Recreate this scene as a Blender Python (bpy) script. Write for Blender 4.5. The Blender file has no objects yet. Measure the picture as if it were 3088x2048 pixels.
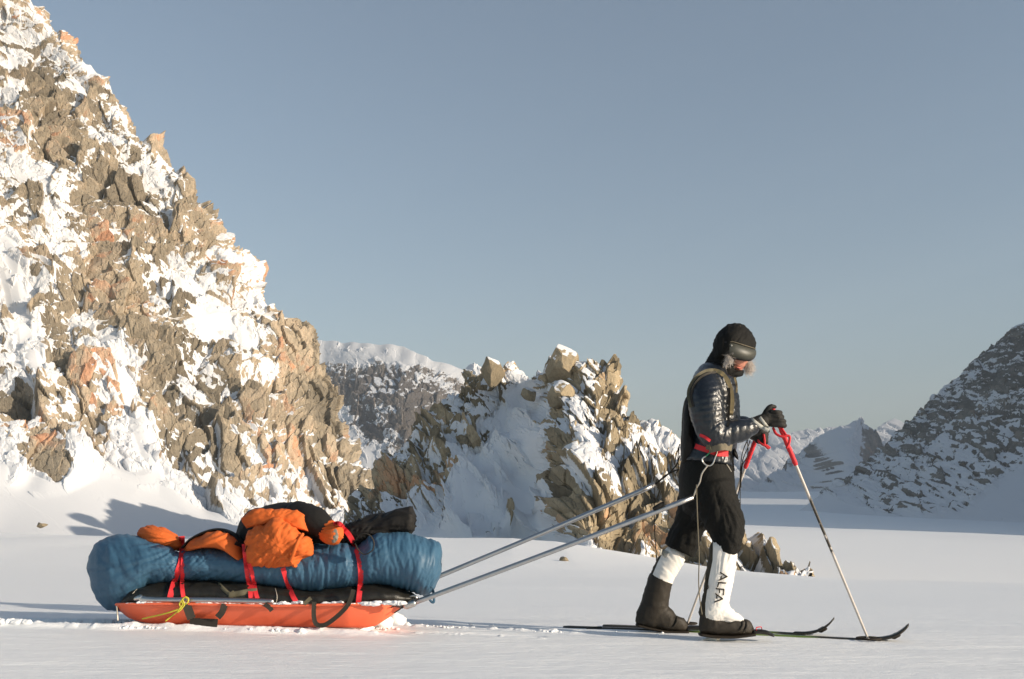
import bpy, bmesh, math
import numpy as np
from mathutils import Vector, Matrix
from mathutils.bvhtree import BVHTree

# ------------------------------------------------------------------ camera, world, sun
scene = bpy.context.scene
col = scene.collection
F, W0, H0, HOR = 3000.0, 3088.0, 2048.0, 1545.0      # focal length in photo pixels, photo size, eye level row
CAMH = 0.674
PITCH = math.atan((HOR - H0/2)/F)
cam = bpy.data.cameras.new('camera'); camo = bpy.data.objects.new('camera', cam); col.objects.link(camo)
cam.sensor_width = 36; cam.lens = F/W0*36; cam.clip_start = .05; cam.clip_end = 20000
camo.location = (0, 0, CAMH); camo.rotation_euler = (math.radians(90)+PITCH, 0, 0)
scene.camera = camo

SUN_EL, SUN_AZ = math.radians(16.0), math.radians(23.0)   # elevation; azimuth behind the picture plane, from the right
sd = Vector((math.cos(SUN_EL)*math.cos(SUN_AZ), -math.cos(SUN_EL)*math.sin(SUN_AZ), math.sin(SUN_EL)))
world = bpy.data.worlds.new('World'); scene.world = world; world.use_nodes = True
wn = world.node_tree.nodes; wl = world.node_tree.links; wn.clear()
wo = wn.new('ShaderNodeOutputWorld'); bg = wn.new('ShaderNodeBackground'); sky = wn.new('ShaderNodeTexSky')
sky.sky_type = 'NISHITA'; sky.sun_disc = False
sky.sun_elevation = SUN_EL; sky.sun_rotation = math.atan2(sd.x, sd.y)
sky.altitude = 300; sky.air_density = 1.0; sky.dust_density = 0.9; sky.ozone_density = 1.6
bg.inputs['Strength'].default_value = 0.097
wm = wn.new('ShaderNodeMix'); wm.data_type = 'RGBA'; wm.blend_type = 'MULTIPLY'; wm.inputs[0].default_value = 1
wm.inputs[7].default_value = (.99, .945, .865, 1)      # the warm balance of the film
wl.new(sky.outputs[0], wm.inputs[6]); wl.new(wm.outputs[2], bg.inputs[0]); wl.new(bg.outputs[0], wo.inputs[0])
sun = bpy.data.lights.new('sun', 'SUN'); suno = bpy.data.objects.new('sun', sun); col.objects.link(suno)
sun.energy = 3.55; sun.angle = math.radians(.53); sun.color = (1, .88, .72)
suno.rotation_euler = sd.to_track_quat('Z', 'Y').to_euler()
scene.view_settings.view_transform = 'Standard'; scene.view_settings.look = 'None'
scene.view_settings.exposure = 0.74; scene.view_settings.gamma = 1
scene.cycles.max_bounces = 5; scene.cycles.diffuse_bounces = 3; scene.cycles.volume_bounces = 0
scene.cycles.use_adaptive_sampling = True

# ------------------------------------------------------------------ helpers
CP, SP = math.cos(PITCH), math.sin(PITCH)
def P(px, py, Y):
    "the world point at distance Y in front of the camera that the photo shows at pixel (px, py)"
    a, b = px - W0/2, H0/2 - py
    dy = F*CP - b*SP; dz = F*SP + b*CP
    k = Y/dy
    return np.stack(np.broadcast_arrays(a*k, Y*np.ones_like(k*1.0), CAMH + dz*k), -1)
def PV(px, py, Y): return Vector([float(v) for v in P(np.float64(px), np.float64(py), np.float64(Y))])
M1 = 516.0            # photo pixels per metre at the skier
Y0 = 5.9

def srgb(r, g, b):
    f = lambda c: ((c/255+.055)/1.055)**2.4 if c/255 > .04045 else c/255/12.92
    return (f(r), f(g), f(b), 1)

def _h(ix, iy, iz, seed):
    ix = ix.astype(np.int64); iy = iy.astype(np.int64); iz = iz.astype(np.int64)
    n = (ix*374761393 + iy*668265263 + iz*2147483647 + seed*974634777) & 0xffffffff
    n = ((n ^ (n >> 13))*1274126177) & 0xffffffff
    n = ((n ^ (n >> 16))*2246822519) & 0xffffffff
    return ((n ^ (n >> 15)) & 0xffffff)/16777216.0
def vnoise(x, y, z=0.0, seed=0):
    x, y, z = np.broadcast_arrays(np.asarray(x, float), np.asarray(y, float), np.asarray(z, float))
    flat = not np.any(z)
    xi, yi, zi = np.floor(x), np.floor(y), np.floor(z)
    u, v, w = x-xi, y-yi, z-zi
    u = u*u*(3-2*u); v = v*v*(3-2*v); w = w*w*(3-2*w)
    def lay(k):
        a = _h(xi, yi, zi+k, seed); b = _h(xi+1, yi, zi+k, seed)
        c = _h(xi, yi+1, zi+k, seed); d = _h(xi+1, yi+1, zi+k, seed)
        return (a*(1-u)+b*u)*(1-v) + (c*(1-u)+d*u)*v
    r = lay(0) if flat else lay(0)*(1-w)+lay(1)*w
    return r*2-1
def fbm(x, y, z=0.0, o=4, seed=0, g=.5, l=2.03):
    s = 0; a = 1; t = 0; f = 1
    for i in range(o):
        s = s + a*vnoise(x*f+i*17.3, y*f+i*9.1, z*f if np.any(z) else 0.0, seed+i*7); t += a; a *= g; f *= l
    return s/t
def ridged(x, y, z=0.0, o=4, seed=0):
    s = 0; a = 1; t = 0; f = 1
    for i in range(o):
        s = s + a*(1-np.abs(vnoise(x*f+i*13.3, y*f+i*7.1, z*f if np.any(z) else 0.0, seed+i*7))*2); t += a; a *= .5; f *= 2.07
    return s/t
def voro(x, y, seed=0):
    "nearest cell of a jittered grid: offsets to its centre, three random numbers, border closeness"
    xi, yi = np.floor(x), np.floor(y)
    best = np.full(x.shape, 9.0); sec = np.full(x.shape, 9.0)
    bx = np.zeros(x.shape); by = np.zeros(x.shape); cx = np.zeros(x.shape); cy = np.zeros(x.shape)
    for i in (-1, 0, 1):
        for j in (-1, 0, 1):
            gx, gy = xi+i, yi+j; z = np.zeros(1)
            dx = x-(gx+.5+.8*(_h(gx, gy, z, seed)-.5)); dy = y-(gy+.5+.8*(_h(gx, gy, z, seed+1)-.5))
            d = np.maximum(np.abs(dx)*.95, np.abs(dy))*.55 + np.sqrt(dx*dx+dy*dy)*.45
            m = d < best
            sec = np.where(m, best, np.minimum(sec, d)); best = np.where(m, d, best)
            bx = np.where(m, dx, bx); by = np.where(m, dy, by); cx = np.where(m, gx, cx); cy = np.where(m, gy, cy)
    z = np.zeros(1)
    return bx, by, _h(cx, cy, z, seed+2), _h(cx, cy, z, seed+3), _h(cx, cy, z, seed+4), sec-best
def box1(a, r, ax):
    r = int(r)
    if r < 1: return a
    p = [(0, 0), (0, 0)]; p[ax] = (r+1, r)
    c = np.cumsum(np.pad(a, p, mode='edge'), axis=ax)
    n = a.shape[ax]
    return (np.take(c, np.arange(n)+2*r+1, ax)-np.take(c, np.arange(n), ax))/(2*r+1)
def blur(a, r0, r1):
    for _ in range(3): a = box1(box1(a, r0, 0), r1, 1)
    return a
def tps(ctrl, X, Y):
    "thin-plate surface through (x, y, value) control points"
    c = np.array(ctrl, float); x, y, v = c.T; x = x/1000; y = y/1000
    U = lambda r2: np.where(r2 > 1e-12, r2*np.log(np.maximum(r2, 1e-12)), 0)
    n = len(c); A = np.zeros((n+3, n+3))
    A[:n, :n] = U((x[:, None]-x)**2+(y[:, None]-y)**2) + np.eye(n)*1e-4
    A[:n, n] = 1; A[:n, n+1] = x; A[:n, n+2] = y; A[n:, :n] = A[:n, n:].T
    w = np.linalg.solve(A, np.concatenate([v, [0, 0, 0]]))
    X = X/1000; Y = Y/1000
    o = w[n]+w[n+1]*X+w[n+2]*Y
    for i in range(n): o = o + w[i]*U((X-x[i])**2+(Y-y[i])**2)
    return o
def sstep(a, b, x):
    t = np.clip((x-a)/(b-a), 0, 1); return t*t*(3-2*t)
def segd(PX, PY, x0, y0, x1, y1):
    dx, dy = x1-x0, y1-y0
    t = np.clip(((PX-x0)*dx+(PY-y0)*dy)/(dx*dx+dy*dy+1e-9), 0, 1)
    return np.sqrt((PX-x0-t*dx)**2+(PY-y0-t*dy)**2)

def mesh_np(name, V, Q, mat=None, parent=None, smooth=True, attrs=None):
    V = np.asarray(V, np.float32).reshape(-1, 3); Q = np.asarray(Q, np.int32)
    me = bpy.data.meshes.new(name); k = Q.shape[1]
    me.vertices.add(len(V)); me.vertices.foreach_set('co', V.ravel())
    me.loops.add(Q.size); me.loops.foreach_set('vertex_index', Q.ravel())
    me.polygons.add(len(Q)); me.polygons.foreach_set('loop_start', np.arange(0, Q.size, k, dtype=np.int32))
    try: me.polygons.foreach_set('loop_total', np.full(len(Q), k, np.int32))
    except Exception: pass
    me.polygons.foreach_set('use_smooth', np.full(len(Q), smooth))
    me.update(calc_edges=True); me.validate()
    for n, a in (attrs or {}).items():
        at = me.attributes.new(n, 'FLOAT', 'POINT'); at.data.foreach_set('value', np.asarray(a, np.float32).ravel())
    if mat: me.materials.append(mat)
    o = bpy.data.objects.new(name, me); col.objects.link(o)
    if parent: o.parent = parent; o.matrix_parent_inverse = parent.matrix_world.inverted()
    return o
def gridq(n, m, wrap=False):
    i = np.arange(n-1)[:, None]; j = np.arange(m if wrap else m-1)[None, :]; j2 = (j+1) % m
    return np.stack([i*m+j, i*m+j2, (i+1)*m+j2, (i+1)*m+j], -1).reshape(-1, 4)
def tag(o, label=None, cat=None, group=None, kind=None):
    if label: o['label'] = label
    if cat: o['category'] = cat
    if group: o['group'] = group
    if kind: o['kind'] = kind
    return o
def empty(name, loc, label, cat, group=None):
    o = bpy.data.objects.new(name, None); col.objects.link(o); o.location = loc; o.empty_display_size = .1
    o.matrix_world = Matrix.Translation(loc)
    return tag(o, label, cat, group)

# ------------------------------------------------------------------ materials
class NT:
    def __init__(s, name, rough=.6, spec=.3):
        s.m = bpy.data.materials.new(name); s.m.use_nodes = True; s.t = s.m.node_tree
        s.b = s.t.nodes['Principled BSDF']; s.b.inputs['Roughness'].default_value = rough
        s.b.inputs['Specular IOR Level'].default_value = spec
    def n(s, typ, **kw):
        x = s.t.nodes.new(typ)
        for k, v in kw.items():
            if k in x.inputs: x.inputs[k].default_value = v
            else: setattr(x, k, v)
        return x
    def l(s, a, b): s.t.links.new(a, b)
    def coord(s, scale=(1, 1, 1), obj=True):
        c = s.n('ShaderNodeTexCoord'); mp = s.n('ShaderNodeMapping'); mp.inputs['Scale'].default_value = scale
        s.l(c.outputs['Object'], mp.inputs[0]); return mp.outputs[0]
    def noise(s, vec, scale, det=4, rough=.55, dist=0):
        x = s.n('ShaderNodeTexNoise'); x.inputs['Scale'].default_value = scale; x.inputs['Detail'].default_value = det
        x.inputs['Roughness'].default_value = rough; x.inputs['Distortion'].default_value = dist
        s.l(vec, x.inputs['Vector']); return x.outputs['Fac']
    def ramp(s, fac, stops):
        r = s.n('ShaderNodeValToRGB'); e = r.color_ramp.elements
        while len(e) < len(stops): e.new(.5)
        for q, (p, c) in zip(e, stops): q.position = p; q.color = c
        s.l(fac, r.inputs[0]); return r.outputs[0]
    def mix(s, fac, a, b, typ='MIX'):
        x = s.n('ShaderNodeMix'); x.data_type = 'RGBA'; x.blend_type = typ
        for v, i in ((fac, 0), (a, 6), (b, 7)):
            if hasattr(v, 'is_linked'): s.l(v, x.inputs[i])
            else: x.inputs[i].default_value = v
        return x.outputs[2]
    def math(s, op, a, b=0.0, clamp=False):
        x = s.n('ShaderNodeMath'); x.operation = op; x.use_clamp = clamp
        for v, i in ((a, 0), (b, 1)):
            if hasattr(v, 'is_linked'): s.l(v, x.inputs[i])
            else: x.inputs[i].default_value = v
        return x.outputs[0]
    def attr(s, name):
        x = s.n('ShaderNodeAttribute'); x.attribute_name = name; return x.outputs['Fac']
    def bump(s, h, strength, dist):
        x = s.n('ShaderNodeBump'); x.inputs['Strength'].default_value = strength; x.inputs['Distance'].default_value = dist
        s.l(h, x.inputs['Height']); s.l(x.outputs[0], s.b.inputs['Normal']); return x
    def color(s, c):
        if hasattr(c, 'is_linked'): s.l(c, s.b.inputs['Base Color'])
        else: s.b.inputs['Base Color'].default_value = c

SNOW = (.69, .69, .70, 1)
def rock_snow(name, unit, base=((118, 110, 97), (154, 142, 124), (182, 165, 144), (198, 150, 120)), thr=.5, speck=.7):
    "rock where the snow sheet is thinner than the rock; both from attributes made with the geometry"
    t = NT(name, .85, .2); co = t.coord()
    n1 = t.noise(co, .9/unit, 6, .6); n2 = t.noise(co, 5/unit, 5, .65)
    mpv = t.coord((1, 1, .22)); st = t.noise(mpv, 2.6/unit, 5, .6, .6)
    c = t.ramp(t.attr('tint'), [(0, srgb(*base[0])), (.35, srgb(*base[1])), (.7, srgb(*base[2])), (1, srgb(*base[3]))])
    dk = t.ramp(st, [(.30, (.62, .61, .58, 1)), (.52, (1, 1, 1, 1)), (.75, (1.15, 1.13, 1.08, 1))])
    c = t.mix(.8, c, dk, 'MULTIPLY')
    c = t.mix(.55, c, t.ramp(n2, [(.3, (.72, .70, .67, 1)), (.6, (1.06, 1.06, 1.06, 1))]), 'MULTIPLY')
    s = t.math('ADD', t.attr('snow'), t.math('MULTIPLY', t.math('SUBTRACT', n2, .5), speck))
    s = t.math('ADD', s, t.math('MULTIPLY', t.math('SUBTRACT', n1, .5), .25))
    m = t.ramp(s, [(thr-.05, (0, 0, 0, 1)), (thr+.05, (1, 1, 1, 1))])
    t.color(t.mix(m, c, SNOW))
    h = t.math('ADD', n2, t.math('MULTIPLY', st, .6))
    h = t.math('MULTIPLY', h, t.math('SUBTRACT', 1.0, t.math('MULTIPLY', m, .93)))
    t.bump(h, .45, .2*unit)
    return t.m

# ------------------------------------------------------------------ ground
gY = np.array([-60, 5.9, 20, 60, 110, 287, 500, 850, 1000, 1150, 1600, 2600, 6000])
gZ = np.array([0, 0, -.70, -2.97, -3.4, -2.6, 1.5, 7.5, 15.5, 24, 30, 60, 200])
def ground_z(x, Y):
    g = np.interp(Y, gY, gZ)
    g = g - .035*0
    c = .015 + .018*sstep(8, 60, Y)
    c = c*(1-sstep(400, 900, Y))
    z = g - c*(np.clip(x, -.9*np.abs(Y)-6, .9*np.abs(Y)+8) - .215*np.maximum(Y, 0))
    # broad wind drift in front of the outcrop, dropping into a scoop to its right
    A = np.interp(x, [-30, -14, 0, 2, 9, 14], [.65, 1.05, 1.5, 1.4, .35, 0]) + .12*fbm(x/5, 3.0, o=2, seed=77)
    z = z + A*np.where(Y < 50, sstep(22, 50, Y), 1-sstep(50, 60, Y))
    z = z + .05*fbm(x/9, Y/5, o=3, seed=5)*sstep(6, 14, Y) + .5*fbm(x/60, Y/45, o=3, seed=8)*sstep(60, 200, Y)
    return z
def lane(x, Y):
    "which line the party moves along, a little towards the camera"
    return Y + .0*x
def ground_detail(x, Y):
    near = np.exp(-np.maximum(Y-7, 0)/10)
    d = .006*fbm(x*.9, Y*3.6, o=4, seed=21)*near + .0035*fbm(x*2.4, Y*13, o=4, seed=22)*near + .012*fbm(x*.3, Y*.7, o=3, seed=23)*sstep(6, 9, Y)
    yt = 5.80-.09*(x+1.4); dY = Y-yt
    # the trench the sled leaves behind it
    be = 1-sstep(-2.35, -2.1, x)
    tr = sstep(-.25, -.19, dY+.012*fbm(x*7, Y*7, o=2, seed=3))*(1-sstep(.20, .24, dY))*be
    d = d - .040*tr + tr*.005*vnoise(x*.8, dY*38, seed=4)
    # crumbly berm on its near edge, also beside the sled
    bs = 1-sstep(-.9, -.5, x)
    b = np.exp(-((dY+.25+.012*be-.015*vnoise(x*5, 0*x, seed=31))/.038)**2)*bs
    d = d + b*((.010+.034*np.maximum(0, fbm(x*15, Y*15, o=3, seed=6)))*(.5+.5*be)+.014+.012*(1-be))
    # packed ski track between the skis and the sled
    for y0, x1 in ((6.03, .45), (5.72, .2)):
        yy = y0-.2*(x+.72); w = np.exp(-((Y-yy)/.045)**4)*(1-sstep(x1-.1, x1, x))*sstep(-.85, -.7, x)
        d = d - w*(.022+.004*vnoise(x*6, Y, seed=9))
        e = np.exp(-((Y-yy+.08)/.035)**2)*(1-sstep(x1-.1, x1, x))*sstep(-.85, -.7, x)
        d = d + e*(.004+.022*np.maximum(0, fbm(x*18, Y*18, o=3, seed=13)))
    return d
def gz(x, Y):
    x, Y = np.broadcast_arrays(np.asarray(x, float), np.asarray(Y, float))
    return ground_z(x, Y)+ground_detail(x, Y)
uu = np.concatenate([-np.geomspace(3.5, .56, 70)[:-1], np.linspace(-.56, .56, 1150), np.geomspace(.56, 3.5, 70)[1:]])
yy = np.concatenate([np.linspace(-60, -2, 15), np.linspace(-1.5, 3.4, 20), np.geomspace(3.6, 8, 430), np.geomspace(8.05, 60, 260), np.geomspace(61, 6000, 230)])
YY, UU = np.meshgrid(yy, uu, indexing='ij')
XX = UU*np.where(YY > 3.5, YY, np.maximum(3.5, 3.5+(3.5-YY)*.9))
V = np.stack([XX, YY, gz(XX, YY)], -1)
t = NT('snow', .55, .35); co = t.coord()
n1 = t.noise(t.coord((1, 3.0, 1)), 1.3, 5, .6); n2 = t.noise(co, 160, 3, .6); n3 = t.noise(t.coord((1.0, 4.5, 1)), 9, 5, .62)
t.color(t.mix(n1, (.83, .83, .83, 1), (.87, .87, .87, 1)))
t.bump(t.math('ADD', t.math('MULTIPLY', n3, 1.0), t.math('MULTIPLY', n2, .22)), .6, .016)
t.b.inputs['Subsurface Weight'].default_value = 0
MSNOW = t.m
ground = mesh_np('snow_ground', V, gridq(*YY.shape), MSNOW); tag(ground, 'flat wind-packed snow plain under the sled and skis', kind='structure')

# ------------------------------------------------------------------ mountains
def rockify(B, PX, PY, th, S, seed, steep=.55, amp=1.0, fill=0.0, paint=0, rows=(1, 1), bl=1.1, rot=0.0, cells=(9, 3.4, 1.25), smooth_snow=1.0, fine=1.0, mixw=(.12, .33, .55), lowa=.25, grita=.22, flat=(.54, .62), holda=.7, wd=.06):
    "break a smooth base surface into tilted rock blocks, then lay a smooth snow sheet over the hollows"
    du = np.gradient(B, axis=1); dv = np.gradient(B, axis=0)
    N = np.cross(du, dv); N /= np.linalg.norm(N, axis=-1, keepdims=True)+1e-9
    c0 = np.array([0, 0, CAMH]); fl = np.sum(N*(c0-B), -1)
    if np.mean(fl > 0) < .5: N = -N
    N = np.stack([blur(N[..., k], max(2, B.shape[0]//60), max(2, B.shape[1]//60)) for k in range(3)], -1)
    N /= np.linalg.norm(N, axis=-1, keepdims=True)+1e-9
    s = B[..., 0]*math.cos(th)+B[..., 1]*math.sin(th); tt = B[..., 2]*1.35
    if rot:
        s, tt = s*math.cos(rot)+tt*math.sin(rot), -s*math.sin(rot)+tt*math.cos(rot)
    s0, t0 = s, tt
    wx = fbm(s0/(5*S), t0/(5*S), o=3, seed=seed+50); wy = fbm(s0/(5*S), t0/(5*S), o=3, seed=seed+60)
    wq = fbm(s0/(1.5*S), t0/(1.5*S), o=2, seed=seed+64)
    s = s + S*(1.0*wx+.10*wq); tt = tt + S*(1.0*wy-.08*wq)
    d = np.zeros(s.shape); tint = np.zeros(s.shape); crack = np.zeros(s.shape); hold = np.zeros(s.shape)
    for k, c in enumerate(cells):
        c = c*S; an = (0, .5, -.4, .2)[k]
        sa, ta = s*math.cos(an)+tt*math.sin(an), -s*math.sin(an)+tt*math.cos(an)
        dx, dy, r1, r2, r3, e = voro(sa/(c*.72), ta/(c*1.3), seed+k*11)
        a = c*.30*amp*(1.0, .85, .62, .5)[k]
        d += a*((r1-.5)*.9 + dx*(r2-.5)*3.0 + dy*(steep*2.0+(r3-.5)*2.6))
        crack += np.exp(-(e/.045)**2)*c*(.02, .04, .05, .03)[k]
        tint += (r2*.5+r1*.5)*(.30, .35, .3, .15)[k]
        hold += (r3 < .30)*(.25, .45, .5, .3)[k]*1.0
    d -= crack
    d += fine*.07*S*ridged(s0/(1.3*S), t0/(1.3*S), o=4, seed=seed+80)
    lowf = fbm(s0/(11*S), t0/(16*S), o=4, seed=seed+90)
    r0, r1_ = rows
    base = blur(d, r0*bl, r1_*bl)
    base2 = blur(d, r0*bl*.4, r1_*bl*.4)
    base3 = blur(d, max(1, r0*.16), max(1, r1_*.16))
    grit = fbm(s0/(1.6*S), t0/(1.9*S), o=5, seed=seed+95)
    Sn = mixw[0]*base+mixw[1]*base2+mixw[2]*base3 + S*(fill + lowa*lowf + grita*grit + holda*(hold-.35) + np.clip(paint, -3, .9))
    Sn = np.minimum(Sn, base + .9*S)
    f0 = np.maximum(d, Sn)
    Pn = B + N*d[..., None]
    du = np.gradient(Pn, axis=1); dv = np.gradient(Pn, axis=0); n2 = np.cross(du, dv); n2 /= np.linalg.norm(n2, axis=-1, keepdims=True)+1e-9
    nz = blur(np.abs(n2[..., 2]), 1, 1)
    diff = (Sn-d)/S + np.clip(paint-.9, 0, 3)*.6
    lie = sstep(flat[0], flat[1], nz + .10*grit + .06*paint)*sstep(-2.2, -1.0, diff)
    snow = np.maximum(sstep(-wd, wd, diff), lie)
    thick = np.clip(diff, 0, .55)*S*.85                       # hollows are filled, but only so deep
    deep = sstep(.35, 1.0, paint+.3*lowf)
    Sd = base+.35*S*np.clip(paint-.5, 0, 1.2)
    f = d + np.where(diff > 0, thick, 0)*(1-deep)+np.maximum(Sd-d, 0)*deep + .06*S*lie + .05*S*snow*(1-deep*.7)*fbm(s0/(1.1*S), t0/(1.1*S), o=3, seed=seed+99)
    Pn = B + N*f[..., None]
    tn = np.clip((tint-.55)*1.9+.36+.55*fbm(s0/(14*S), t0/(14*S), o=3, seed=seed+70), 0, 1)
    return Pn, snow, tn

def strokes(PX, PY, lst):
    p = np.zeros(PX.shape)
    for x0, y0, x1, y1, w, a in lst: p = p + a*np.exp(-(segd(PX, PY, x0, y0, x1, y1)/w)**2)
    return p
def rs(curve, n):
    c = np.array(curve, float); return c

# near rock slope on the left -------------------------------------------------
edge = [(-300, -260), (89, -20), (97, 15), (125, 23), (122, 61), (166, 94), (194, 133), (230, 168), (260, 204), (270, 230), (321, 265), (357, 316), (398, 378), (434, 434),
        (474, 480), (536, 531), (561, 555), (592, 561), (602, 597), (638, 653), (663, 714), (689, 730), (706, 775), (769, 832), (778, 895), (795, 930), (821, 961), (905, 966), (941, 998), (953, 1039),
        (976, 1090), (1010, 1136), (1022, 1194), (1016, 1245), (1033, 1291), (1068, 1360), (1091, 1429), (1100, 1463), (1112, 1520), (1120, 1700)]
edge = np.array(edge, float); edge[0] = (-80, -260)
LM = [(-350, 1700, 74), (0, 1700, 78), (400, 1700, 84), (900, 1700, 92), (1110, 1700, 100),
      (-350, 1600, 84), (0, 1600, 89), (400, 1610, 95), (900, 1610, 108), (1110, 1610, 118),
      (-350, 1480, 92), (0, 1480, 98), (400, 1490, 104), (700, 1500, 112), (1090, 1480, 130),
      (0, 1300, 107), (400, 1300, 116), (800, 1300, 128), (1040, 1300, 142),
      (-350, 1000, 120), (0, 1000, 124), (500, 1000, 136), (850, 1000, 150), (1000, 1090, 152),
      (-350, 400, 148), (0, 400, 153), (400, 500, 160), (600, 700, 156), (-350, -250, 190), (0, -200, 190), (90, 0, 180)]
n, m = 1050, 900
py = np.linspace(-250, 1690, n); xr = np.interp(py, edge[:, 1], edge[:, 0])
sarr = np.linspace(0, 1.14, m)
PYg, Sg = np.meshgrid(py, sarr, indexing='ij')
PXg = -300 + (xr[:, None]+300)*np.minimum(Sg, 1)
D = tps(LM, PXg, PYg)
rim = np.clip((np.minimum(Sg, 1)-.95)/.05, 0, 1)
D = D + 5.0*(1-np.sqrt(np.maximum(1-rim**2, 0)))
B = P(PXg, PYg, D)
back = np.maximum(Sg-1, 0)
B[..., 0] -= back*120; B[..., 1] += back*300
paint = strokes(PXg, PYg, [(20, 780, 110, 1130, 34, 1.9), (-200, 300, 40, 800, 30, 1.0), (330, 1030, 470, 1420, 34, 1.7), (560, 860, 800, 1130, 42, 1.7), (620, 930, 700, 1010, 40, .8),
        (20, 130, 60, 240, 45, 1.5), (60, 520, 200, 560, 40, 1.0), (260, 430, 500, 560, 26, .8), (0, 1470, 260, 1500, 60, 2.5), (100, 1300, 330, 1440, 34, .8),
        (860, 1450, 950, 1560, 22, 1.0), (200, 720, 20, 1150, 20, .7), (140, 640, 260, 760, 20, .7), (430, 690, 560, 840, 22, .8),
        (90, 220, 200, 430, 48, -1.7), (140, 460, 260, 620, 40, -.9), (340, 540, 480, 690, 60, -1.3), (300, 760, 400, 980, 60, -1.2), (380, 900, 480, 1090, 44, -1.2), (180, 1090, 240, 1150, 34, -2.0),
        (70, 1200, 150, 1320, 50, -2.0), (110, 1360, 170, 1440, 40, -2.2), (240, 1230, 300, 1320, 26, -1.3), (890, 990, 1000, 1230, 52, -2.6), (800, 1080, 900, 1220, 50, -1.0), (960, 1250, 1050, 1480, 46, -1.5),
        (760, 1100, 900, 1400, 70, -.55), (560, 1130, 700, 1400, 80, -.45), (450, 1150, 520, 1330, 50, -.4), (580, 580, 640, 700, 36, -.9), (700, 1500, 800, 1580, 40, -.7)])
low = np.interp(PXg, [-300, 0, 100, 200, 300, 480, 560, 700, 860, 960, 1120], [1400, 1430, 1460, 1440, 1390, 1440, 1500, 1560, 1640, 1690, 1690])
ap = sstep(-25, 60, PYg-low)
paint = paint + 3.2*ap - strokes(PXg, PYg, [(110, 1360, 170, 1430, 34, 2.5)])
Pn, sn, tn = rockify(B, PXg, PYg, math.radians(50), .72, 3, steep=.5, amp=.82, fill=.13, paint=paint, rows=(12, 10), bl=1.0, rot=-.35, cells=(10, 4.2, 1.8, .8), grita=.5, flat=(.50, .58))
fade = (ap*.97)[..., None]; Pn = Pn*(1-fade)+B*fade
sn = np.maximum(sn, ap)
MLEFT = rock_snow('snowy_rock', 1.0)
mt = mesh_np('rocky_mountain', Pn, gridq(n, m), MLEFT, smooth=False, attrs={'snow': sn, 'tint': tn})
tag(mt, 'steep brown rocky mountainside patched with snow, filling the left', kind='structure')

# rock outcrop in the middle ---------------------------------------------------
top = np.array([(1020, 1625), (1052, 1574), (1103, 1487), (1138, 1426), (1174, 1386), (1225, 1355), (1255, 1294), (1301, 1264), (1341, 1213), (1382, 1178), (1400, 1137), (1433, 1117), (1460, 1122), (1472, 1128), (1483, 1130), (1496, 1128),
        (1506, 1124), (1539, 1122), (1575, 1137), (1590, 1142), (1636, 1127), (1648, 1105), (1661, 1090), (1717, 1085), (1747, 1097), (1762, 1094), (1803, 1094), (1834, 1117), (1864, 1147), (1874, 1183), (1884, 1224),
        (1915, 1254), (1965, 1279), (2016, 1305), (2047, 1330), (2110, 1400), (2180, 1500), (2250, 1614), (2279, 1632), (2300, 1664), (2325, 1696), (2350, 1718), (2385, 1740), (2420, 1775)], float)
OC = [(1020, 1640, 72), (1150, 1640, 66), (1300, 1640, 63), (1450, 1640, 60), (1620, 1660, 59), (1052, 1574, 78), (1250, 1300, 82), (1300, 1450, 74), (1200, 1500, 74), (1480, 1080, 84), (1590, 1150, 82),
      (1400, 1500, 68), (1500, 1400, 72), (1600, 1220, 80), (1550, 1550, 64), (1640, 1420, 66), (1620, 1560, 62), (1690, 1060, 76), (1690, 1560, 53.5), (1700, 1440, 57), (1660, 1300, 66), (1760, 1200, 69), (1850, 1200, 70),
      (1800, 1400, 57), (1880, 1640, 50), (1950, 1400, 58), (2047, 1330, 66), (2090, 1500, 54), (2090, 1740, 48.5), (2200, 1600, 51), (2250, 1614, 52), (2300, 1740, 48), (2400, 1760, 48.5), (1500, 1250, 80), (1700, 1700, 47), (1900, 1800, 45)]
n, m = 620, 1250
pxs = np.linspace(1015, 2420, m); tp = np.interp(pxs, top[:, 0], top[:, 1])
q = np.linspace(0, 1.2, n); Sg, PXg = np.meshgrid(q, pxs, indexing='ij')
bot = np.interp(pxs, [1000, 1700, 1900, 2420], [1690, 1720, 1790, 1800])
PYg = bot + (tp-bot)*np.minimum(Sg, 1)
D = tps(OC, PXg, PYg)
rim = np.clip((np.minimum(Sg, 1)-.93)/.07, 0, 1)
D = D + 1.6*(1-np.sqrt(np.maximum(1-rim**2, 0)))
B = P(PXg, PYg, D); back = np.maximum(Sg-1, 0)/.2
B[..., 1] += back*9; B[..., 2] -= back*9 + 0*back
paint = strokes(PXg, PYg, [(1600, 1180, 1570, 1260, 30, 2.2), (1580, 1250, 1440, 1480, 62, 3.0), (1600, 1330, 1560, 1560, 50, 3.0), (1540, 1480, 1330, 1620, 60, 3.0), (1640, 1470, 1620, 1600, 34, 2.4), (1700, 1400, 1760, 1330, 24, .8),
        (1850, 1290, 1980, 1400, 40, .8), (1960, 1300, 2040, 1350, 26, 1.2), (1740, 1420, 1900, 1450, 24, .7), (1560, 1400, 1600, 1470, 30, 2.0), (1250, 1420, 1400, 1280, 30, .5),
        (1700, 1230, 1740, 1190, 30, -1.2), (1660, 1280, 1700, 1330, 34, -1.2), (1640, 1340, 1690, 1420, 26, -1.6), (1690, 1470, 1780, 1560, 46, -1.6), (1830, 1560, 1870, 1660, 60, -1.2), (1980, 1500, 2080, 1640, 50, -1.0),
        (1120, 1500, 1300, 1420, 40, -.4), (1060, 1580, 1200, 1440, 40, -.8), (1440, 1340, 1500, 1280, 16, -1.4), (1380, 1400, 1300, 1540, 24, -.5), (2250, 1640, 2330, 1720, 40, -.8)])
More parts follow.
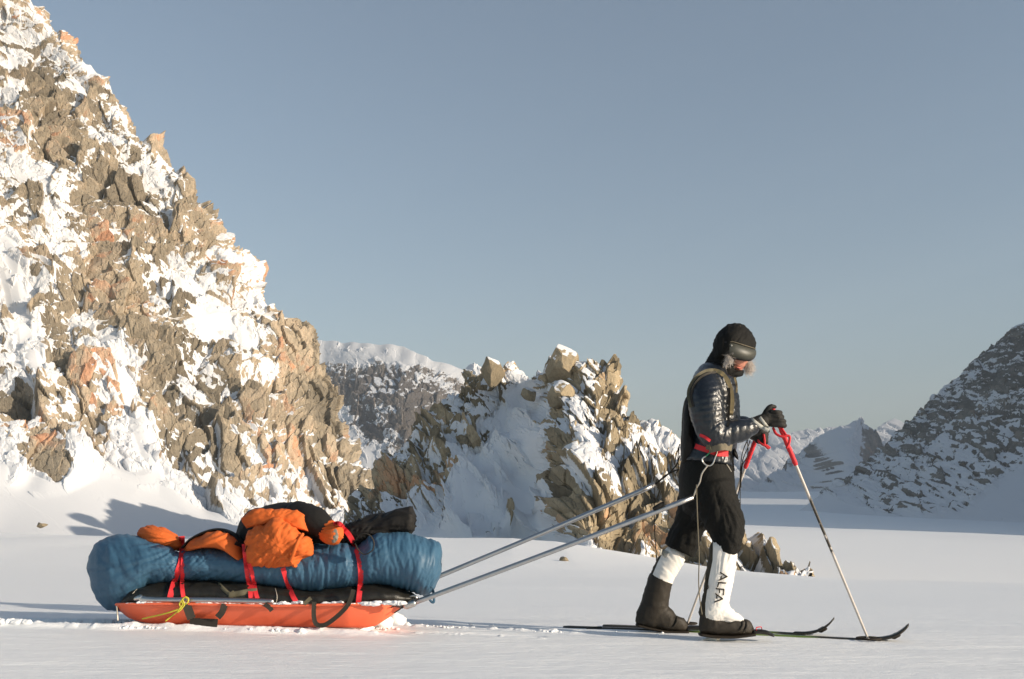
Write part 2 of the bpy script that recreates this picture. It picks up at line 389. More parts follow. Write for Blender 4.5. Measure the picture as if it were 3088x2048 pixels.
lowy = np.interp(PXg, [1015, 1050, 1230, 1640, 1700, 1800, 1880, 1960, 2090, 2420], [1700, 1700, 1600, 1600, 1612, 1650, 1690, 1720, 1780, 1790])
ap = sstep(-6, 22, PYg-lowy)
Pn, sn, tn = rockify(B, PXg, PYg, 0.0, .33, 41, steep=.5, amp=.95, fill=.0, paint=paint+3*ap-.42*sstep(1640, 1720, PXg)-.22*(1-sstep(1440, 1540, PXg)), rows=(13, 11), bl=1.0, rot=.1, cells=(9, 4.2, 2.0, .9), fine=.8)
fade = (ap*.9)[..., None]; Pn = Pn*(1-fade)+B*fade
Pn[..., 2] -= 2.2*sstep(8, 70, PYg-lowy)*(1-sstep(1640, 1800, PXg))
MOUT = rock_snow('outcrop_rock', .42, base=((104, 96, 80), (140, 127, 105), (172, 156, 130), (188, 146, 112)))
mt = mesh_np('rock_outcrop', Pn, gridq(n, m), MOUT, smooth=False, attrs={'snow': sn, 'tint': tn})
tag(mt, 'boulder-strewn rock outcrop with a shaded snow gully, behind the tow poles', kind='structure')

def far_mountain(name, label, top, ctrl, botpy, n, m, S, seed, mat, paint=(), fill=0, th=0, rot=0, steep=.4, amp=.7, cells=(9, 3.6, 1.4), bl=1.0, rows=(8, 8), backd=1.0, lowcurve=None, grita=.35, lowa=.42, flat=(.56, .64)):
    top = np.array(top, float); pxs = np.linspace(top[0, 0], top[-1, 0], m); tp = np.interp(pxs, top[:, 0], top[:, 1])
    q = np.linspace(0, 1.2, n); Sg, PXg = np.meshgrid(q, pxs, indexing='ij')
    PYg = botpy + (tp-botpy)*np.minimum(Sg, 1)
    D = tps(ctrl, PXg, PYg); B = P(PXg, PYg, D); back = np.maximum(Sg-1, 0)/.2
    B[..., 1] += back*S*30*backd; B[..., 2] -= back*S*22*backd
    pt = strokes(PXg, PYg, paint)
    if lowcurve: 
        lc = np.array(lowcurve, float); ap = sstep(-10, 30, PYg-np.interp(PXg, lc[:, 0], lc[:, 1])); pt = pt+3*ap
    Pn, sn, tn = rockify(B, PXg, PYg, th, S, seed, steep=steep, amp=amp, fill=fill, paint=pt, rows=rows, bl=bl, rot=rot, cells=cells, grita=grita, lowa=lowa, flat=flat, wd=.7)
    if lowcurve: fade = (ap*.9)[..., None]; Pn = Pn*(1-fade)+B*fade
    return tag(mesh_np(name, Pn, gridq(n, m), mat, smooth=False, attrs={'snow': sn, 'tint': tn}), label, kind='structure')

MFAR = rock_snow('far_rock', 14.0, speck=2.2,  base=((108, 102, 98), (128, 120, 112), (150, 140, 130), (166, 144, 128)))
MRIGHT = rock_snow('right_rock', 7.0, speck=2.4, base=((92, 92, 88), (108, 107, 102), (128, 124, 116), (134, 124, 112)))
far_mountain('distant_mountain', 'distant snow-capped mountain with a level white top, between the left slope and the outcrop',
    [(780, 1040), (950, 1031), (1000, 1032), (1100, 1040), (1215, 1046), (1235, 1062), (1300, 1085), (1400, 1120), (1500, 1170), (1620, 1260), (1750, 1400)],
    [(800, 1040, 1330), (1215, 1046, 1300), (1500, 1170, 1300), (1700, 1400, 1250), (800, 1500, 1080), (1200, 1500, 1100), (1600, 1500, 1150), (1050, 1280, 1190), (1220, 1250, 1170), (1400, 1250, 1220)],
    1540, 320, 620, 5.0, 61, MFAR, fill=-.08, amp=.5, rows=(6, 5), lowa=.3, grita=.9, cells=(5, 2.2, .9), flat=(.62, .72),
    paint=[(900, 1050, 1220, 1060, 40, 2.5), (1230, 1070, 1420, 1140, 16, 1.8), (1000, 1200, 1080, 1340, 30, .8), (1050, 1180, 1150, 1120, 30, -.9), (1180, 1180, 1240, 1280, 46, -.9), (1300, 1160, 1240, 1300, 30, -.5), (1090, 1260, 1130, 1300, 20, -.7), (1120, 1380, 1080, 1440, 40, .9)])
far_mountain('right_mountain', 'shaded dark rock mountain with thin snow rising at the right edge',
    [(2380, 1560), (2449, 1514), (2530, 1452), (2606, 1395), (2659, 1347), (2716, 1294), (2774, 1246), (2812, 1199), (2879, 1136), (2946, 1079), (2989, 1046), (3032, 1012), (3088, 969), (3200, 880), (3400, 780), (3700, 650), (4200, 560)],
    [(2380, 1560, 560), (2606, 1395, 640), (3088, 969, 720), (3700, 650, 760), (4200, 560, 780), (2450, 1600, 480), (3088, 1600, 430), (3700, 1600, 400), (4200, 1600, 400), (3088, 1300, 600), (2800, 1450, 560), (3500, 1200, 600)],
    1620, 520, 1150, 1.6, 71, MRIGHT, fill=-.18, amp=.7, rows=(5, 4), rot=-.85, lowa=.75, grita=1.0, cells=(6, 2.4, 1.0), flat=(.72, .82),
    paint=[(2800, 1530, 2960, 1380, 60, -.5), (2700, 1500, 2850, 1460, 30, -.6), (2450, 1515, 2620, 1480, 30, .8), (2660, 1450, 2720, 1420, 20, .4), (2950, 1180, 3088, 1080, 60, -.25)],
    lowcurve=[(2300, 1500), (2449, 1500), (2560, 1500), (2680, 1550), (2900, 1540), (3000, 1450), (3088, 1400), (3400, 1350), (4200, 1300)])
far_mountain('snow_peak', 'distant pointed snow peak with a rocky right flank, behind the ski poles',
    [(2180, 1520), (2250, 1490), (2310, 1450), (2391, 1380), (2439, 1347), (2496, 1306), (2560, 1282), (2590, 1268), (2602, 1262), (2620, 1288), (2645, 1314), (2700, 1380), (2780, 1470), (2840, 1520)],
    [(2200, 1520, 1500), (2602, 1266, 1700), (2840, 1520, 1800), (2400, 1520, 1330), (2600, 1520, 1230), (2608, 1400, 1400), (2450, 1400, 1600), (2700, 1400, 1800), (2780, 1470, 1850)],
    1540, 220, 420, 8.0, 81, MFAR, fill=.15, amp=.32, rows=(6, 6), rot=-.4, cells=(5, 2, .9), grita=.5,
    paint=[(2500, 1330, 2590, 1300, 40, 1.2), (2606, 1292, 2640, 1340, 18, -2.2), (2600, 1330, 2640, 1420, 30, -1.8), (2450, 1420, 2600, 1440, 50, -1.0), (2380, 1400, 2440, 1370, 18, -1.2), (2330, 1450, 2400, 1440, 24, -.8)])
far_mountain('snow_ridge', 'farthest smooth snow ridge low on the skyline behind the ski poles',
    [(1850, 1420), (2050, 1390), (2150, 1372), (2229, 1347), (2320, 1318), (2391, 1299), (2496, 1294), (2560, 1300), (2645, 1309), (2702, 1281), (2740, 1288), (2900, 1300), (3200, 1330)],
    [(1850, 1420, 2400), (2400, 1300, 2700), (3200, 1330, 2700), (1850, 1540, 1900), (2400, 1540, 1900), (3200, 1540, 1900)],
    1545, 140, 420, 14.0, 91, MFAR, fill=.9, amp=.35, rows=(7, 7))

# unseen mountains added right of the frame, shaped to shade the far plain
def shade_mountain(name, label, w, c0, c1, hgt, seed, edge):
    ca, cb = np.meshgrid(np.linspace(-.12, 1.12, 170), np.linspace(-.1, 1.1, 140), indexing='ij')
    c = c0+(c1-c0)*ca; x = .47*np.maximum(c, c0)+(150 if w < 500 else 60)*(w < 500)+w*cb; Y = c-math.tan(SUN_AZ)*x
    prof = sstep(-edge, 0, ca)*(1-sstep(1, 1+edge, ca))*sstep(-.1, .5, cb)
    z = hgt*prof*(1+.16*fbm(c/120, x/120, o=5, seed=seed)) - 6
    r = z + 10*ridged(c/40, x/40, o=5, seed=seed+3)*prof
    sn = sstep(.3, .7, .5+.6*fbm(c/25, x/25, o=5, seed=seed+5))
    return tag(mesh_np(name, np.stack([x, Y, r], -1), gridq(*c.shape), MRIGHT, smooth=False, attrs={'snow': sn, 'tint': .3+0*sn}), label, kind='structure')
shade_mountain('shade_mountain', 'unseen high mountain beyond the right edge, shaped to shade the plain', 400, 322, 930, 375, 5, .006)
shade_mountain('shade_mountain', 'unseen farther mountain beyond the right edge, added to shade the glacier', 900, 1085, 3600, 385, 15, .02)

# single boulders standing on the outcrop and lying on the snow
def boulder(label, poly, D, T, seed, group=None, planes=16, on=None, snowy=.62):
    f = (lambda px, py, dy: tuple(P(np.float64(px), np.float64(py), D+dy)))
    V, Q = pillow(poly, f, T, n=90, m=50, pw=.7); rng = np.random.default_rng(seed); c = V.mean(0)
    W = V-c; ext = np.abs(W).max(0)
    for _ in range(planes):
        n = rng.normal(0, 1, 3); n /= np.linalg.norm(n); pr = W@n; lim = np.quantile(pr, rng.uniform(.86, .96)); W = W-np.outer(np.maximum(pr-lim, 0), n)*.92
    W = W*(1+.03*fbm(W[:, 0]/ext[0]*4, W[:, 1]/ext[1]*4, W[:, 2]/ext[2]*4+6, o=3, seed=seed))[:, None]
    # restore the traced extent
    W = W*(np.maximum(np.abs(V-c).max(0), 1e-3)/np.abs(W).max(0))
    V = W+c; n = normals(V, Q)
    if np.sum((V-V.mean(0))*n) < 0: n = -n
    sn = sstep(snowy, snowy+.12, n[:, 2]+.25*fbm(V[:, 0]*2, V[:, 1]*2, V[:, 2]*2, o=3, seed=seed+3))
    o = mesh_np('boulder', V, Q, MOUT, smooth=False, attrs={'snow': sn, 'tint': .45+.25*fbm(V[:, 0]*.6, V[:, 1]*.6, V[:, 2]*.6+2, o=3, seed=seed)})
    return tag(o, label, 'boulder', group)
# ------------------------------------------------------------------ modelling helpers for things
Y0 = 5.65
def ysled(x): return 5.80-.09*(x+1.4)
def GH(px, py):
    "point of the ground seen at a photo pixel"
    lo, hi = 3.0, 60.0
    for _ in range(50):
        m = (lo+hi)/2; p = PV(px, py, m)
        if p.z > float(gz(p.x, p.y)): lo = m
        else: hi = m
    return PV(px, py, hi)
def SPt(px, py, dy=0.0):
    Y = 5.8
    for _ in range(3): p = PV(px, py, Y+dy); Y = ysled(p.x)
    return PV(px, py, Y+dy)
def crom(pts, n):
    p = [Vector(q) for q in pts]; p = [p[0]*2-p[1]]+p+[p[-1]*2-p[-2]]; out = []
    for i in range(1, len(p)-2):
        for k in range(n):
            t = k/n; a, b, c, d = p[i-1:i+3]
            out.append(.5*((2*b)+(c-a)*t+(2*a-5*b+4*c-d)*t*t+(3*b-a-3*c+d)*t**3))
    out.append(p[-2]); return out
def tube(pts, ra, rb=None, n=18, sub=6, ends=True, up=(0, 1, 0)):
    "tapered tube; ra = radius in the picture plane, rb = radius towards the camera"
    rb = ra if rb is None else rb
    if np.isscalar(ra): ra = [ra]*len(pts)
    if np.isscalar(rb): rb = [rb]*len(pts)
    c = crom(pts, sub) if sub > 1 else [Vector(p) for p in pts]
    rr = crom([(a, b, 0) for a, b in zip(ra, rb)], sub) if sub > 1 else [Vector((a, b, 0)) for a, b in zip(ra, rb)]
    rings = []
    for i, q in enumerate(c):
        t = (c[min(i+1, len(c)-1)]-c[max(i-1, 0)]).normalized()
        s = t.cross(Vector(up));
        if s.length < .15: s = t.cross(Vector((1, 0, 0)))
        s.normalize(); w = t.cross(s).normalized(); a, b = max(rr[i].x, 1e-4), max(rr[i].y, 1e-4)
        rings.append((q, t, s, w, a, b))
    R = []
    if ends:
        q, t, s, w, a, b = rings[0]
        for f in (.02, .5, .8, .95): R.append((q-t*min(a, b)*math.sqrt(1-f*f), t, s, w, a*f, b*f))
    R += rings
    if ends:
        q, t, s, w, a, b = rings[-1]
        for f in (.95, .8, .5, .02): R.append((q+t*min(a, b)*math.sqrt(1-f*f), t, s, w, a*f, b*f))
    else:
        q, t, s, w, a, b = R[0]; R = [(q, t, s, w, a*.01, b*.01)]+R
        q, t, s, w, a, b = R[-1]; R = R+[(q, t, s, w, a*.01, b*.01)]
    V = [[q+s*a*math.cos(2*math.pi*k/n)+w*b*math.sin(2*math.pi*k/n) for k in range(n)] for q, t, s, w, a, b in R]
    return np.array([[tuple(v) for v in r] for r in V]).reshape(-1, 3), gridq(len(R), n, True)
def ellip(c, r, n=28, m=16, tilt=0):
    th = np.linspace(0.001, math.pi-.001, m)[:, None]; ph = np.arange(n)[None, :]*2*math.pi/n
    x = r[0]*np.sin(th)*np.cos(ph); y = r[1]*np.sin(th)*np.sin(ph); z = r[2]*np.cos(th)*np.ones_like(ph)
    x, z = x*math.cos(tilt)+z*math.sin(tilt), -x*math.sin(tilt)+z*math.cos(tilt)
    return np.stack([x+c[0], y+c[1], z+c[2]], -1).reshape(-1, 3), gridq(m, n, True)
def pillow(poly, f, T, n=110, m=40, pw=.75, ctr=None, disp=None):
    "inflated shape whose side view is the given outline; f(px, py, dy) places it"
    p = np.array(poly, float); c = np.array(ctr) if ctr else p.mean(0)
    k = 8; q = crom([(a, b, 0) for a, b in list(poly)+[poly[0]]], k); q = np.array([(v.x, v.y) for v in q])
    an = np.arctan2(q[:, 1]-c[1], q[:, 0]-c[0]); r = np.hypot(q[:, 1]-c[1], q[:, 0]-c[0]); o = np.argsort(an)
    th = np.arange(n)*2*math.pi/n-math.pi; rr = np.interp(th, np.concatenate([an[o]-2*math.pi, an[o], an[o]+2*math.pi]), np.tile(r[o], 3))
    us = np.concatenate([np.linspace(.002, 1, m//2), np.linspace(1, .002, m//2)[1:]]); m = len(us)
    V = np.zeros((m, n, 3))
    for i in range(m):
        rho = math.sin(us[i]*math.pi/2); dy = (-1 if i < m//2 else 1)*T*math.sqrt(max(0, 1-rho**(1.5/pw)))
        for j in range(n): V[i, j] = f(c[0]+rr[j]*rho*math.cos(th[j]), c[1]+rr[j]*rho*math.sin(th[j]), dy)
    return V.reshape(-1, 3), gridq(m, n, True)
def join(parts):
    V, Q, k = [], [], 0
    for v, q in parts: V.append(v); Q.append(q+k); k += len(v)
    return np.concatenate(V), np.concatenate(Q)
def normals(V, Q):
    n = np.cross(V[Q[:, 2]]-V[Q[:, 0]], V[Q[:, 3]]-V[Q[:, 1]]); o = np.zeros_like(V)
    for k in range(4): np.add.at(o, Q[:, k], n)
    return o/(np.linalg.norm(o, axis=1, keepdims=True)+1e-12)
def fuse(parts, voxel=.008, it=6):
    "one continuous skin over overlapping shapes"
    V, Q = join(parts); o = mesh_np('tmp', V, Q)
    r = o.modifiers.new('r', 'REMESH'); r.mode = 'VOXEL'; r.voxel_size = voxel
    if it: s = o.modifiers.new('s', 'SMOOTH'); s.iterations = it; s.factor = .5
    dg = bpy.context.evaluated_depsgraph_get(); me = o.evaluated_get(dg).to_mesh()
    V = np.zeros(len(me.vertices)*3, np.float32); me.vertices.foreach_get('co', V)
    Q = np.zeros(len(me.loops), np.int32); me.loops.foreach_get('vertex_index', Q)
    o.evaluated_get(dg).to_mesh_clear(); bpy.data.objects.remove(o)
    return V.reshape(-1, 3).astype(float), Q.reshape(-1, 4)
def push(VQ, fn):
    V, Q = VQ; n = normals(V, Q)
    if np.sum((V-V.mean(0))*n) < 0: n = -n
    return V+n*fn(V)[:, None], Q
def pxof(V):
    "photo pixel of world points"
    x, y, z = V[:, 0], V[:, 1], V[:, 2]-CAMH
    d = y*CP+z*SP; u = z*CP-y*SP
    return W0/2+F*x/d, H0/2-F*u/d
CAMV = Vector((0, 0, CAMH))
class Drape:
    def __init__(s, objs):
        s.t = [BVHTree.FromPolygons([v.co for v in o.data.vertices], [p.vertices for p in o.data.polygons]) for o in objs]
    def hit(s, px, py, Yd, off):
        d = PV(px, py, 5.0)-CAMV; d.normalize(); best = None
        for t in s.t:
            h = t.ray_cast(CAMV, d)
            if h[0] is not None and (best is None or h[3] < best[3]): best = h
        if best is None or abs(best[0].y-Yd) > .6: return PV(px, py, Yd)
        return best[0]-d*off
    def path(s, pts, Yd, off=.005, sub=8):
        q = crom([(a, b, 0) for a, b in pts], sub)
        h = [s.hit(v.x, v.y, Yd(v.x) if callable(Yd) else Yd, off) for v in q]
        for _ in range(2): h = [h[0]]+[(h[i-1]+h[i]*2+h[i+1])/4 for i in range(1, len(h)-1)]+[h[-1]]
        return h
def ribbon(pts, w, th=.0025, taper=None):
    R = []
    for i, q in enumerate(pts):
        t = (pts[min(i+1, len(pts)-1)]-pts[max(i-1, 0)]).normalized(); v = (q-CAMV).normalized()
        s = t.cross(v).normalized(); nrm = s.cross(t).normalized(); ww = (w[i] if hasattr(w, '__len__') else w)/2
        R.append([tuple(q+s*ww*a+nrm*th*b) for a, b in ((1, .5), (.0, .75), (-1, .5), (-1, -.5), (0, -.3), (1, -.5))])
    V = np.array(R); c0 = V[0].mean(0); c1 = V[-1].mean(0)
    V = np.concatenate([[np.tile(c0, (6, 1))], V, [np.tile(c1, (6, 1))]])
    return V.reshape(-1, 3), gridq(len(V), 6, True)
def obj(name, VQ, mat, parent=None, smooth=True, **at): return mesh_np(name, VQ[0], VQ[1], mat, parent, smooth, at or None)
def cloth(name, c, rough=.7, spec=.25, bs=60, bd=.004, var=.12, bst=.5, coat=0, fine=420):
    t = NT(name, rough, spec); co = t.coord(); n = t.noise(co, bs, 4, .6, .4); n2 = t.noise(co, 5, 4, .6)
    c = srgb(*c); lo = tuple(v*(1-var) for v in c[:3])+(1,); hi = tuple(min(1, v*(1+var)) for v in c[:3])+(1,)
    t.color(t.mix(n2, lo, hi)); f = t.noise(co, fine, 2, .6)
    t.bump(t.math('ADD', n, t.math('MULTIPLY', f, .12)), bst, bd)
    if coat: t.b.inputs['Coat Weight'].default_value = coat; t.b.inputs['Coat Roughness'].default_value = .25
    return t.m
def metal(name, c, rough=.35, met=1.0, var=.15):
    t = NT(name, rough, .5); co = t.coord(); n = t.noise(co, 30, 5, .6); c = srgb(*c)
    t.color(t.mix(n, tuple(v*(1-var) for v in c[:3])+(1,), tuple(min(1, v*(1+var)) for v in c[:3])+(1,)))
    t.b.inputs['Metallic'].default_value = met; t.bump(n, .15, .001); return t.m
def crease(px, py, ax, ay, k=6.0, rs=260.0, seed=0):
    "cloth folds that radiate from an anchor"
    dx, dy = px-ax, py-ay; r = np.hypot(dx, dy); th = np.arctan2(dy, dx)
    th = th + .10*fbm(px/130, py/130, o=2, seed=seed+1)
    n = vnoise(th*k*2, r/rs, 7.7, seed+2)+.55*vnoise(th*k*4.7, r/(rs*.6), 3.3, seed+3)+.3*vnoise(th*k*9, r/(rs*.35), 5.3, seed+5)
    return -np.abs(n)**.8+.45

M = dict(
    blue=cloth('blue_nylon', (58, 92, 116), .5, .35, 55, .003, .12), orange=cloth('orange_cloth', (200, 96, 40), .8, .3, 70, .004, .10), black=cloth('black_cloth', (30, 28, 26), .7, .25, 60, .004),
    blackbag=cloth('black_bag_cloth', (32, 30, 26), .45, .4, 40, .006), red=cloth('red_webbing', (206, 48, 54), .6, .3, 200, .001), web=cloth('grey_black_webbing', (50, 46, 40), .7, .25, 200, .001),
    olive=cloth('grey_webbing', (98, 92, 74), .7, .25, 200, .001), yellow=cloth('yellow_cord', (190, 178, 60), .6, .3, 300, .001), hull=cloth('orange_plastic', (232, 108, 72), .4, .5, 9, .004, .07, .35),
    jacket=cloth('navy_down_fabric', (20, 25, 32), .33, .55, 42, .006, .1, .5, .08), hood=cloth('black_hood_cloth', (20, 19, 17), .8, .2), trouser=cloth('black_trouser_cloth', (19, 18, 15), .75, .2, 26, .010, .12, .8),
    skin=cloth('skin', (192, 132, 112), .5, .4, 80, .001, .05), glove=cloth('black_glove_cloth', (32, 30, 27), .7, .3, 90, .003), lightgrey=cloth('light_grey_cloth', (170, 168, 160), .7, .3),
    boot=cloth('dark_boot_leather', (44, 38, 30), .6, .3, 40, .004), tan=cloth('tan_webbing', (150, 132, 98), .7, .25, 200, .001), pad=cloth('grey_padding', (112, 104, 88), .8, .2, 90, .003),
    cord=cloth('dark_cord', (44, 38, 32), .7, .2, 300, .001), whitecord=cloth('pale_cord', (180, 172, 160), .6, .2, 300, .001), alu=metal('aluminium', (190, 188, 186), .32), steel=metal('steel', (205, 202, 196), .28),
    green=metal('green_anodised', (70, 150, 110), .3, .7), fur=cloth('pale_fur', (205, 196, 188), .9, .1), lens=metal('dark_lens', (58, 58, 50), .5, .0), frame=cloth('goggle_frame', (26, 24, 22), .4, .4),
    lip=cloth('lip_skin', (188, 104, 90), .55, .4, 80, .0005, .04))
t = NT('gaiter_fabric', .7, .3); co = t.coord(); n2 = t.noise(co, 14, 5, .6)
c = t.mix(t.ramp(t.attr('dark'), [(.42, (0, 0, 0, 1)), (.58, (1, 1, 1, 1))]), t.mix(n2, srgb(214, 208, 200), srgb(232, 228, 222)), srgb(52, 46, 34))
t.color(c); t.bump(t.noise(co, 70, 4, .6), .4, .003); M['gaiter'] = t.m
t = NT('pole_paint', .4, .4); co = t.coord(); n2 = t.noise(t.coord((1, 1, .35)), 60, 3, .6)
h = t.math('MULTIPLY', n2, t.attr('camo'))
t.color(t.mix(t.ramp(h, [(.40, (0, 0, 0, 1)), (.46, (1, 1, 1, 1))]), srgb(196, 186, 176), srgb(58, 52, 44))); M['pole'] = t.m
t = NT('ski_topsheet', .4, .4); n2 = t.noise(t.coord(), 16, 4, .6)
t.color(t.mix(t.ramp(t.attr('green'), [(.3, (0, 0, 0, 1)), (.7, (1, 1, 1, 1))]), srgb(58, 54, 48), t.mix(n2, srgb(84, 108, 46), srgb(118, 134, 74)))); M['ski'] = t.m
MS2 = MSNOW

for lab, poly, D, T, sd_ in (
    ('largest square boulder crowning the top of the outcrop', [(1644, 1112), (1648, 1080), (1661, 1055), (1681, 1041), (1717, 1045), (1737, 1070), (1748, 1098), (1740, 1135), (1724, 1158), (1690, 1152), (1658, 1136)], 74.0, 1.9, 11),
    ('thin pointed rock spike on the left summit of the outcrop', [(1440, 1150), (1452, 1122), (1464, 1096), (1472, 1072), (1483, 1054), (1491, 1064), (1500, 1090), (1512, 1118), (1524, 1150), (1482, 1164)], 79.0, 1.1, 12),
    ('rounded boulder wedged just below the square summit boulder', [(1648, 1200), (1662, 1166), (1690, 1148), (1722, 1156), (1736, 1190), (1726, 1222), (1690, 1232), (1660, 1222)], 70.0, 1.7, 13),
    ('rounded rock at the head of the shaded snow gully', [(1572, 1190), (1580, 1172), (1600, 1166), (1618, 1180), (1616, 1204), (1594, 1214), (1578, 1206)], 76.0, .7, 14)):
    boulder(lab, poly, D, T, sd_)
for lab, x, y, w, h, sd_ in (('low brown rock poking from the snow below the left slope', 125, 1584, 20, 9, 21), ('small angular rock on the sunlit snow in front of the outcrop', 1700, 1686, 15, 9, 22),
                       ('tiny rock chip on the snow between the tow poles and the outcrop', 1597, 1690, 6, 3, 23), ('tiny rock beyond the toe of the outcrop, right of the legs', 2408, 1730, 7, 4, 24)):
    g = GH(x, y+h*.6); D = g.y
    boulder(lab, [(x-w, y+h*.7), (x-w*.8, y-h*.3), (x-w*.2, y-h), (x+w*.5, y-h*.5), (x+w, y+h*.4), (x+w*.7, y+h), (x-w*.4, y+h)], D, w*D/3045*.8, sd_, snowy=.8)
# ------------------------------------------------------------------ sled and its load
sled = empty('sled', SPt(760, 1888), 'long orange plastic pulk sled piled with bags, tied with red straps', 'sled')
def hull():
    xs = np.linspace(0, 1, 90); n = 34; V = []
    for s in xs:
        px = 352+s*(1218-352)
        rim = np.interp(s, [0, .2, .55, .9, 1], [1824, 1822, 1829, 1822, 1816])
        bot = np.interp(s, [0, .03, .07, .12, .5, .86, .90, .95, 1], [1842, 1864, 1876, 1883, 1889, 1895, 1888, 1861, 1824])
        wr = .26*np.interp(s, [0, .04, .12, .8, .93, 1], [.80, .93, 1, 1, .80, .42]); wb = wr*.74
        a = SPt(px, rim, -wr); b = SPt(px, bot, -wb); zt, zb = a.z, b.z; yc = ysled(a.x)
        row = []
        for k in range(n):
            u = -1+2*k/(n-1); v = abs(u)
            if v > .5: f = (v-.5)/.5; y = wb+(wr-wb)*f; z = zb+(zt-zb)*f**1.05
            else: y = wb*v/.5; z = zb - .0
            row.append((a.x if v > .5 else (a.x*.5+b.x*.5), yc+math.copysign(y, u), z))
        V.append(row)
    V = np.array(V); inn = V.copy(); inn[..., 2] += .006; c = V.mean(1, keepdims=True); inn[..., 1] += (c[..., 1]-V[..., 1])*.03
    Vo, Q = V.reshape(-1, 3), gridq(90, n); m = len(Vo)
    rim = []
    for i in range(89):
        for e in (0, n-1): rim.append((i*n+e, (i+1)*n+e, m+(i+1)*n+e, m+i*n+e))
    for k in range(n-1):
        for e in (0, 89): rim.append((e*n+k, e*n+k+1, m+e*n+k+1, m+e*n+k))
    return np.concatenate([Vo, inn.reshape(-1, 3)]), np.concatenate([Q, Q+m, np.array(rim)])
def crinkle(A, sc, seed): return lambda V: A*(-np.abs(vnoise(V[:, 0]*sc, V[:, 1]*sc, V[:, 2]*sc+9, seed))**.8+.3)+A*.5*fbm(V[:, 0]*sc*2.3, V[:, 1]*sc*2.3, V[:, 2]*sc*2.3+5, o=3, seed=seed+1)
H = obj('hull', push(hull(), lambda V: .0015*fbm(V[:, 0]*9, V[:, 1]*9, V[:, 2]*9+4, o=3, seed=3)), M['hull'], sled)
for sgn in (-1, 1):
    pts = [SPt(352+s*(1214-352), np.interp(s, [0, .2, .55, .9, 1], [1824, 1822, 1829, 1822, 1816])-1, sgn*.262*np.interp(s, [0, .04, .12, .8, .93, 1], [.80, .93, 1, 1, .80, .42])) for s in np.linspace(0, 1, 24)]
    obj('rim', tube(pts, .0075, .012, n=10, sub=2), M['hull'], sled)
# black duffels lying in the sled
bagpoly = [(318+34, 1800), (372, 1780), (430, 1766), (530, 1757), (640, 1757), (760, 1764), (860, 1780), (940, 1790), (1040, 1782), (1100, 1770), (1140, 1768), (1190, 1782), (1240, 1797), (1268, 1808), (1230, 1826), (1100, 1840), (800, 1850), (500, 1850), (380, 1850), (354, 1835)]
def loftx(xs, top, bot, hd, n=72, ex=2.3, rows=None, dyc=0.0):
    V = []
    for px, a, b, h in zip(xs, top, bot, hd):
        c, r = (a+b)/2, (b-a)/2; row = []
        for k in range(n):
            t = 2*math.pi*k/n; cs, sn = math.cos(t), math.sin(t)
            row.append(tuple(SPt(px, c-r*math.copysign(abs(sn)**(2/ex), sn), dyc-h*math.copysign(abs(cs)**(2/ex), cs))))
        V.append(row)
    return np.array(V).reshape(-1, 3), gridq(len(xs), n, True)
xs = np.concatenate([[352, 354, 358, 366], np.linspace(378, 1230, 110), [1245, 1258, 1266, 1268]])
top = np.interp(xs, [352, 358, 372, 430, 530, 640, 760, 860, 940, 1040, 1100, 1140, 1190, 1240, 1266, 1268], [1812, 1790, 1774, 1757, 1746, 1746, 1752, 1766, 1776, 1768, 1760, 1758, 1768, 1788, 1805, 1812])
bot = np.interp(xs, [352, 358, 380, 800, 1200, 1266, 1268], [1830, 1842, 1850, 1852, 1838, 1818, 1814])
hd = .24*np.interp(xs, [352, 358, 380, 420, 1150, 1240, 1268], [.3, .6, .85, 1, 1, .65, .1])
duf = obj('duffel_bag', push(loftx(xs, top, bot, hd), crinkle(.012, 14, 31)), M['blackbag'])
tag(duf, 'long black duffel bag lying in the sled under the blue bag', 'duffel bag')
DR0 = Drape([duf, H])
ysd = lambda px: ysled((px-1544)*5.8/3045)-.25
for pts, w in (([(655, 1757), (690, 1790), (706, 1785)], .02), ([(688, 1795), (720, 1790), (750, 1784), (775, 1782)], .03)):
    obj('webbing', ribbon(DR0.path(pts, ysd), w), M['olive'], duf)
for pts in ([(400, 1790), (420, 1770)], [(830, 1775), (836, 1800), (832, 1822)]): obj('zip_pull', tube(DR0.path(pts, ysd, .006, 4), .002, n=6, sub=1), M['whitecord'], duf)

# the big blue bag
L = np.array([(263, 1700, 1716), (265, 1680, 1738), (272, 1662, 1765), (285, 1645, 1795), (300, 1631, 1820), (320, 1620, 1838), (352, 1614, 1845), (380, 1612, 1835), (415, 1618, 1800), (445, 1626, 1768), (480, 1636, 1760), (510, 1648, 1754), (535, 1662, 1751), (550, 1662, 1751),
              (580, 1652, 1750), (631, 1646, 1750), (680, 1650, 1752), (720, 1660, 1756), (748, 1670, 1759), (775, 1664, 1762), (800, 1655, 1765), (865, 1648, 1775), (905, 1643, 1783), (950, 1638, 1787), (1012, 1633, 1778), (1050, 1638, 1771), (1075, 1650, 1769), (1090, 1636, 1768),
              (1110, 1613, 1764), (1139, 1604, 1761), (1164, 1600, 1763), (1200, 1601, 1772), (1240, 1607, 1784), (1271, 1619, 1795), (1290, 1624, 1797), (1308, 1628, 1780), (1320, 1634, 1755), (1328, 1645, 1740), (1330, 1665, 1710)], float)
xs = np.concatenate([[263, 264, 266, 269, 273, 278, 285], np.linspace(292, 1316, 300), [1320, 1324, 1327, 1329, 1330]])
top, bot = np.interp(xs, L[:, 0], L[:, 1]), np.interp(xs, L[:, 0], L[:, 2])
def sm(a):
    b = a.copy(); b[8:-6] = np.convolve(a, [1, 2, 3, 2, 1], 'same')[8:-6]/9; return b
top, bot = sm(top), sm(bot)+7*sstep(400, 470, xs)*(1-sstep(1180, 1260, xs))
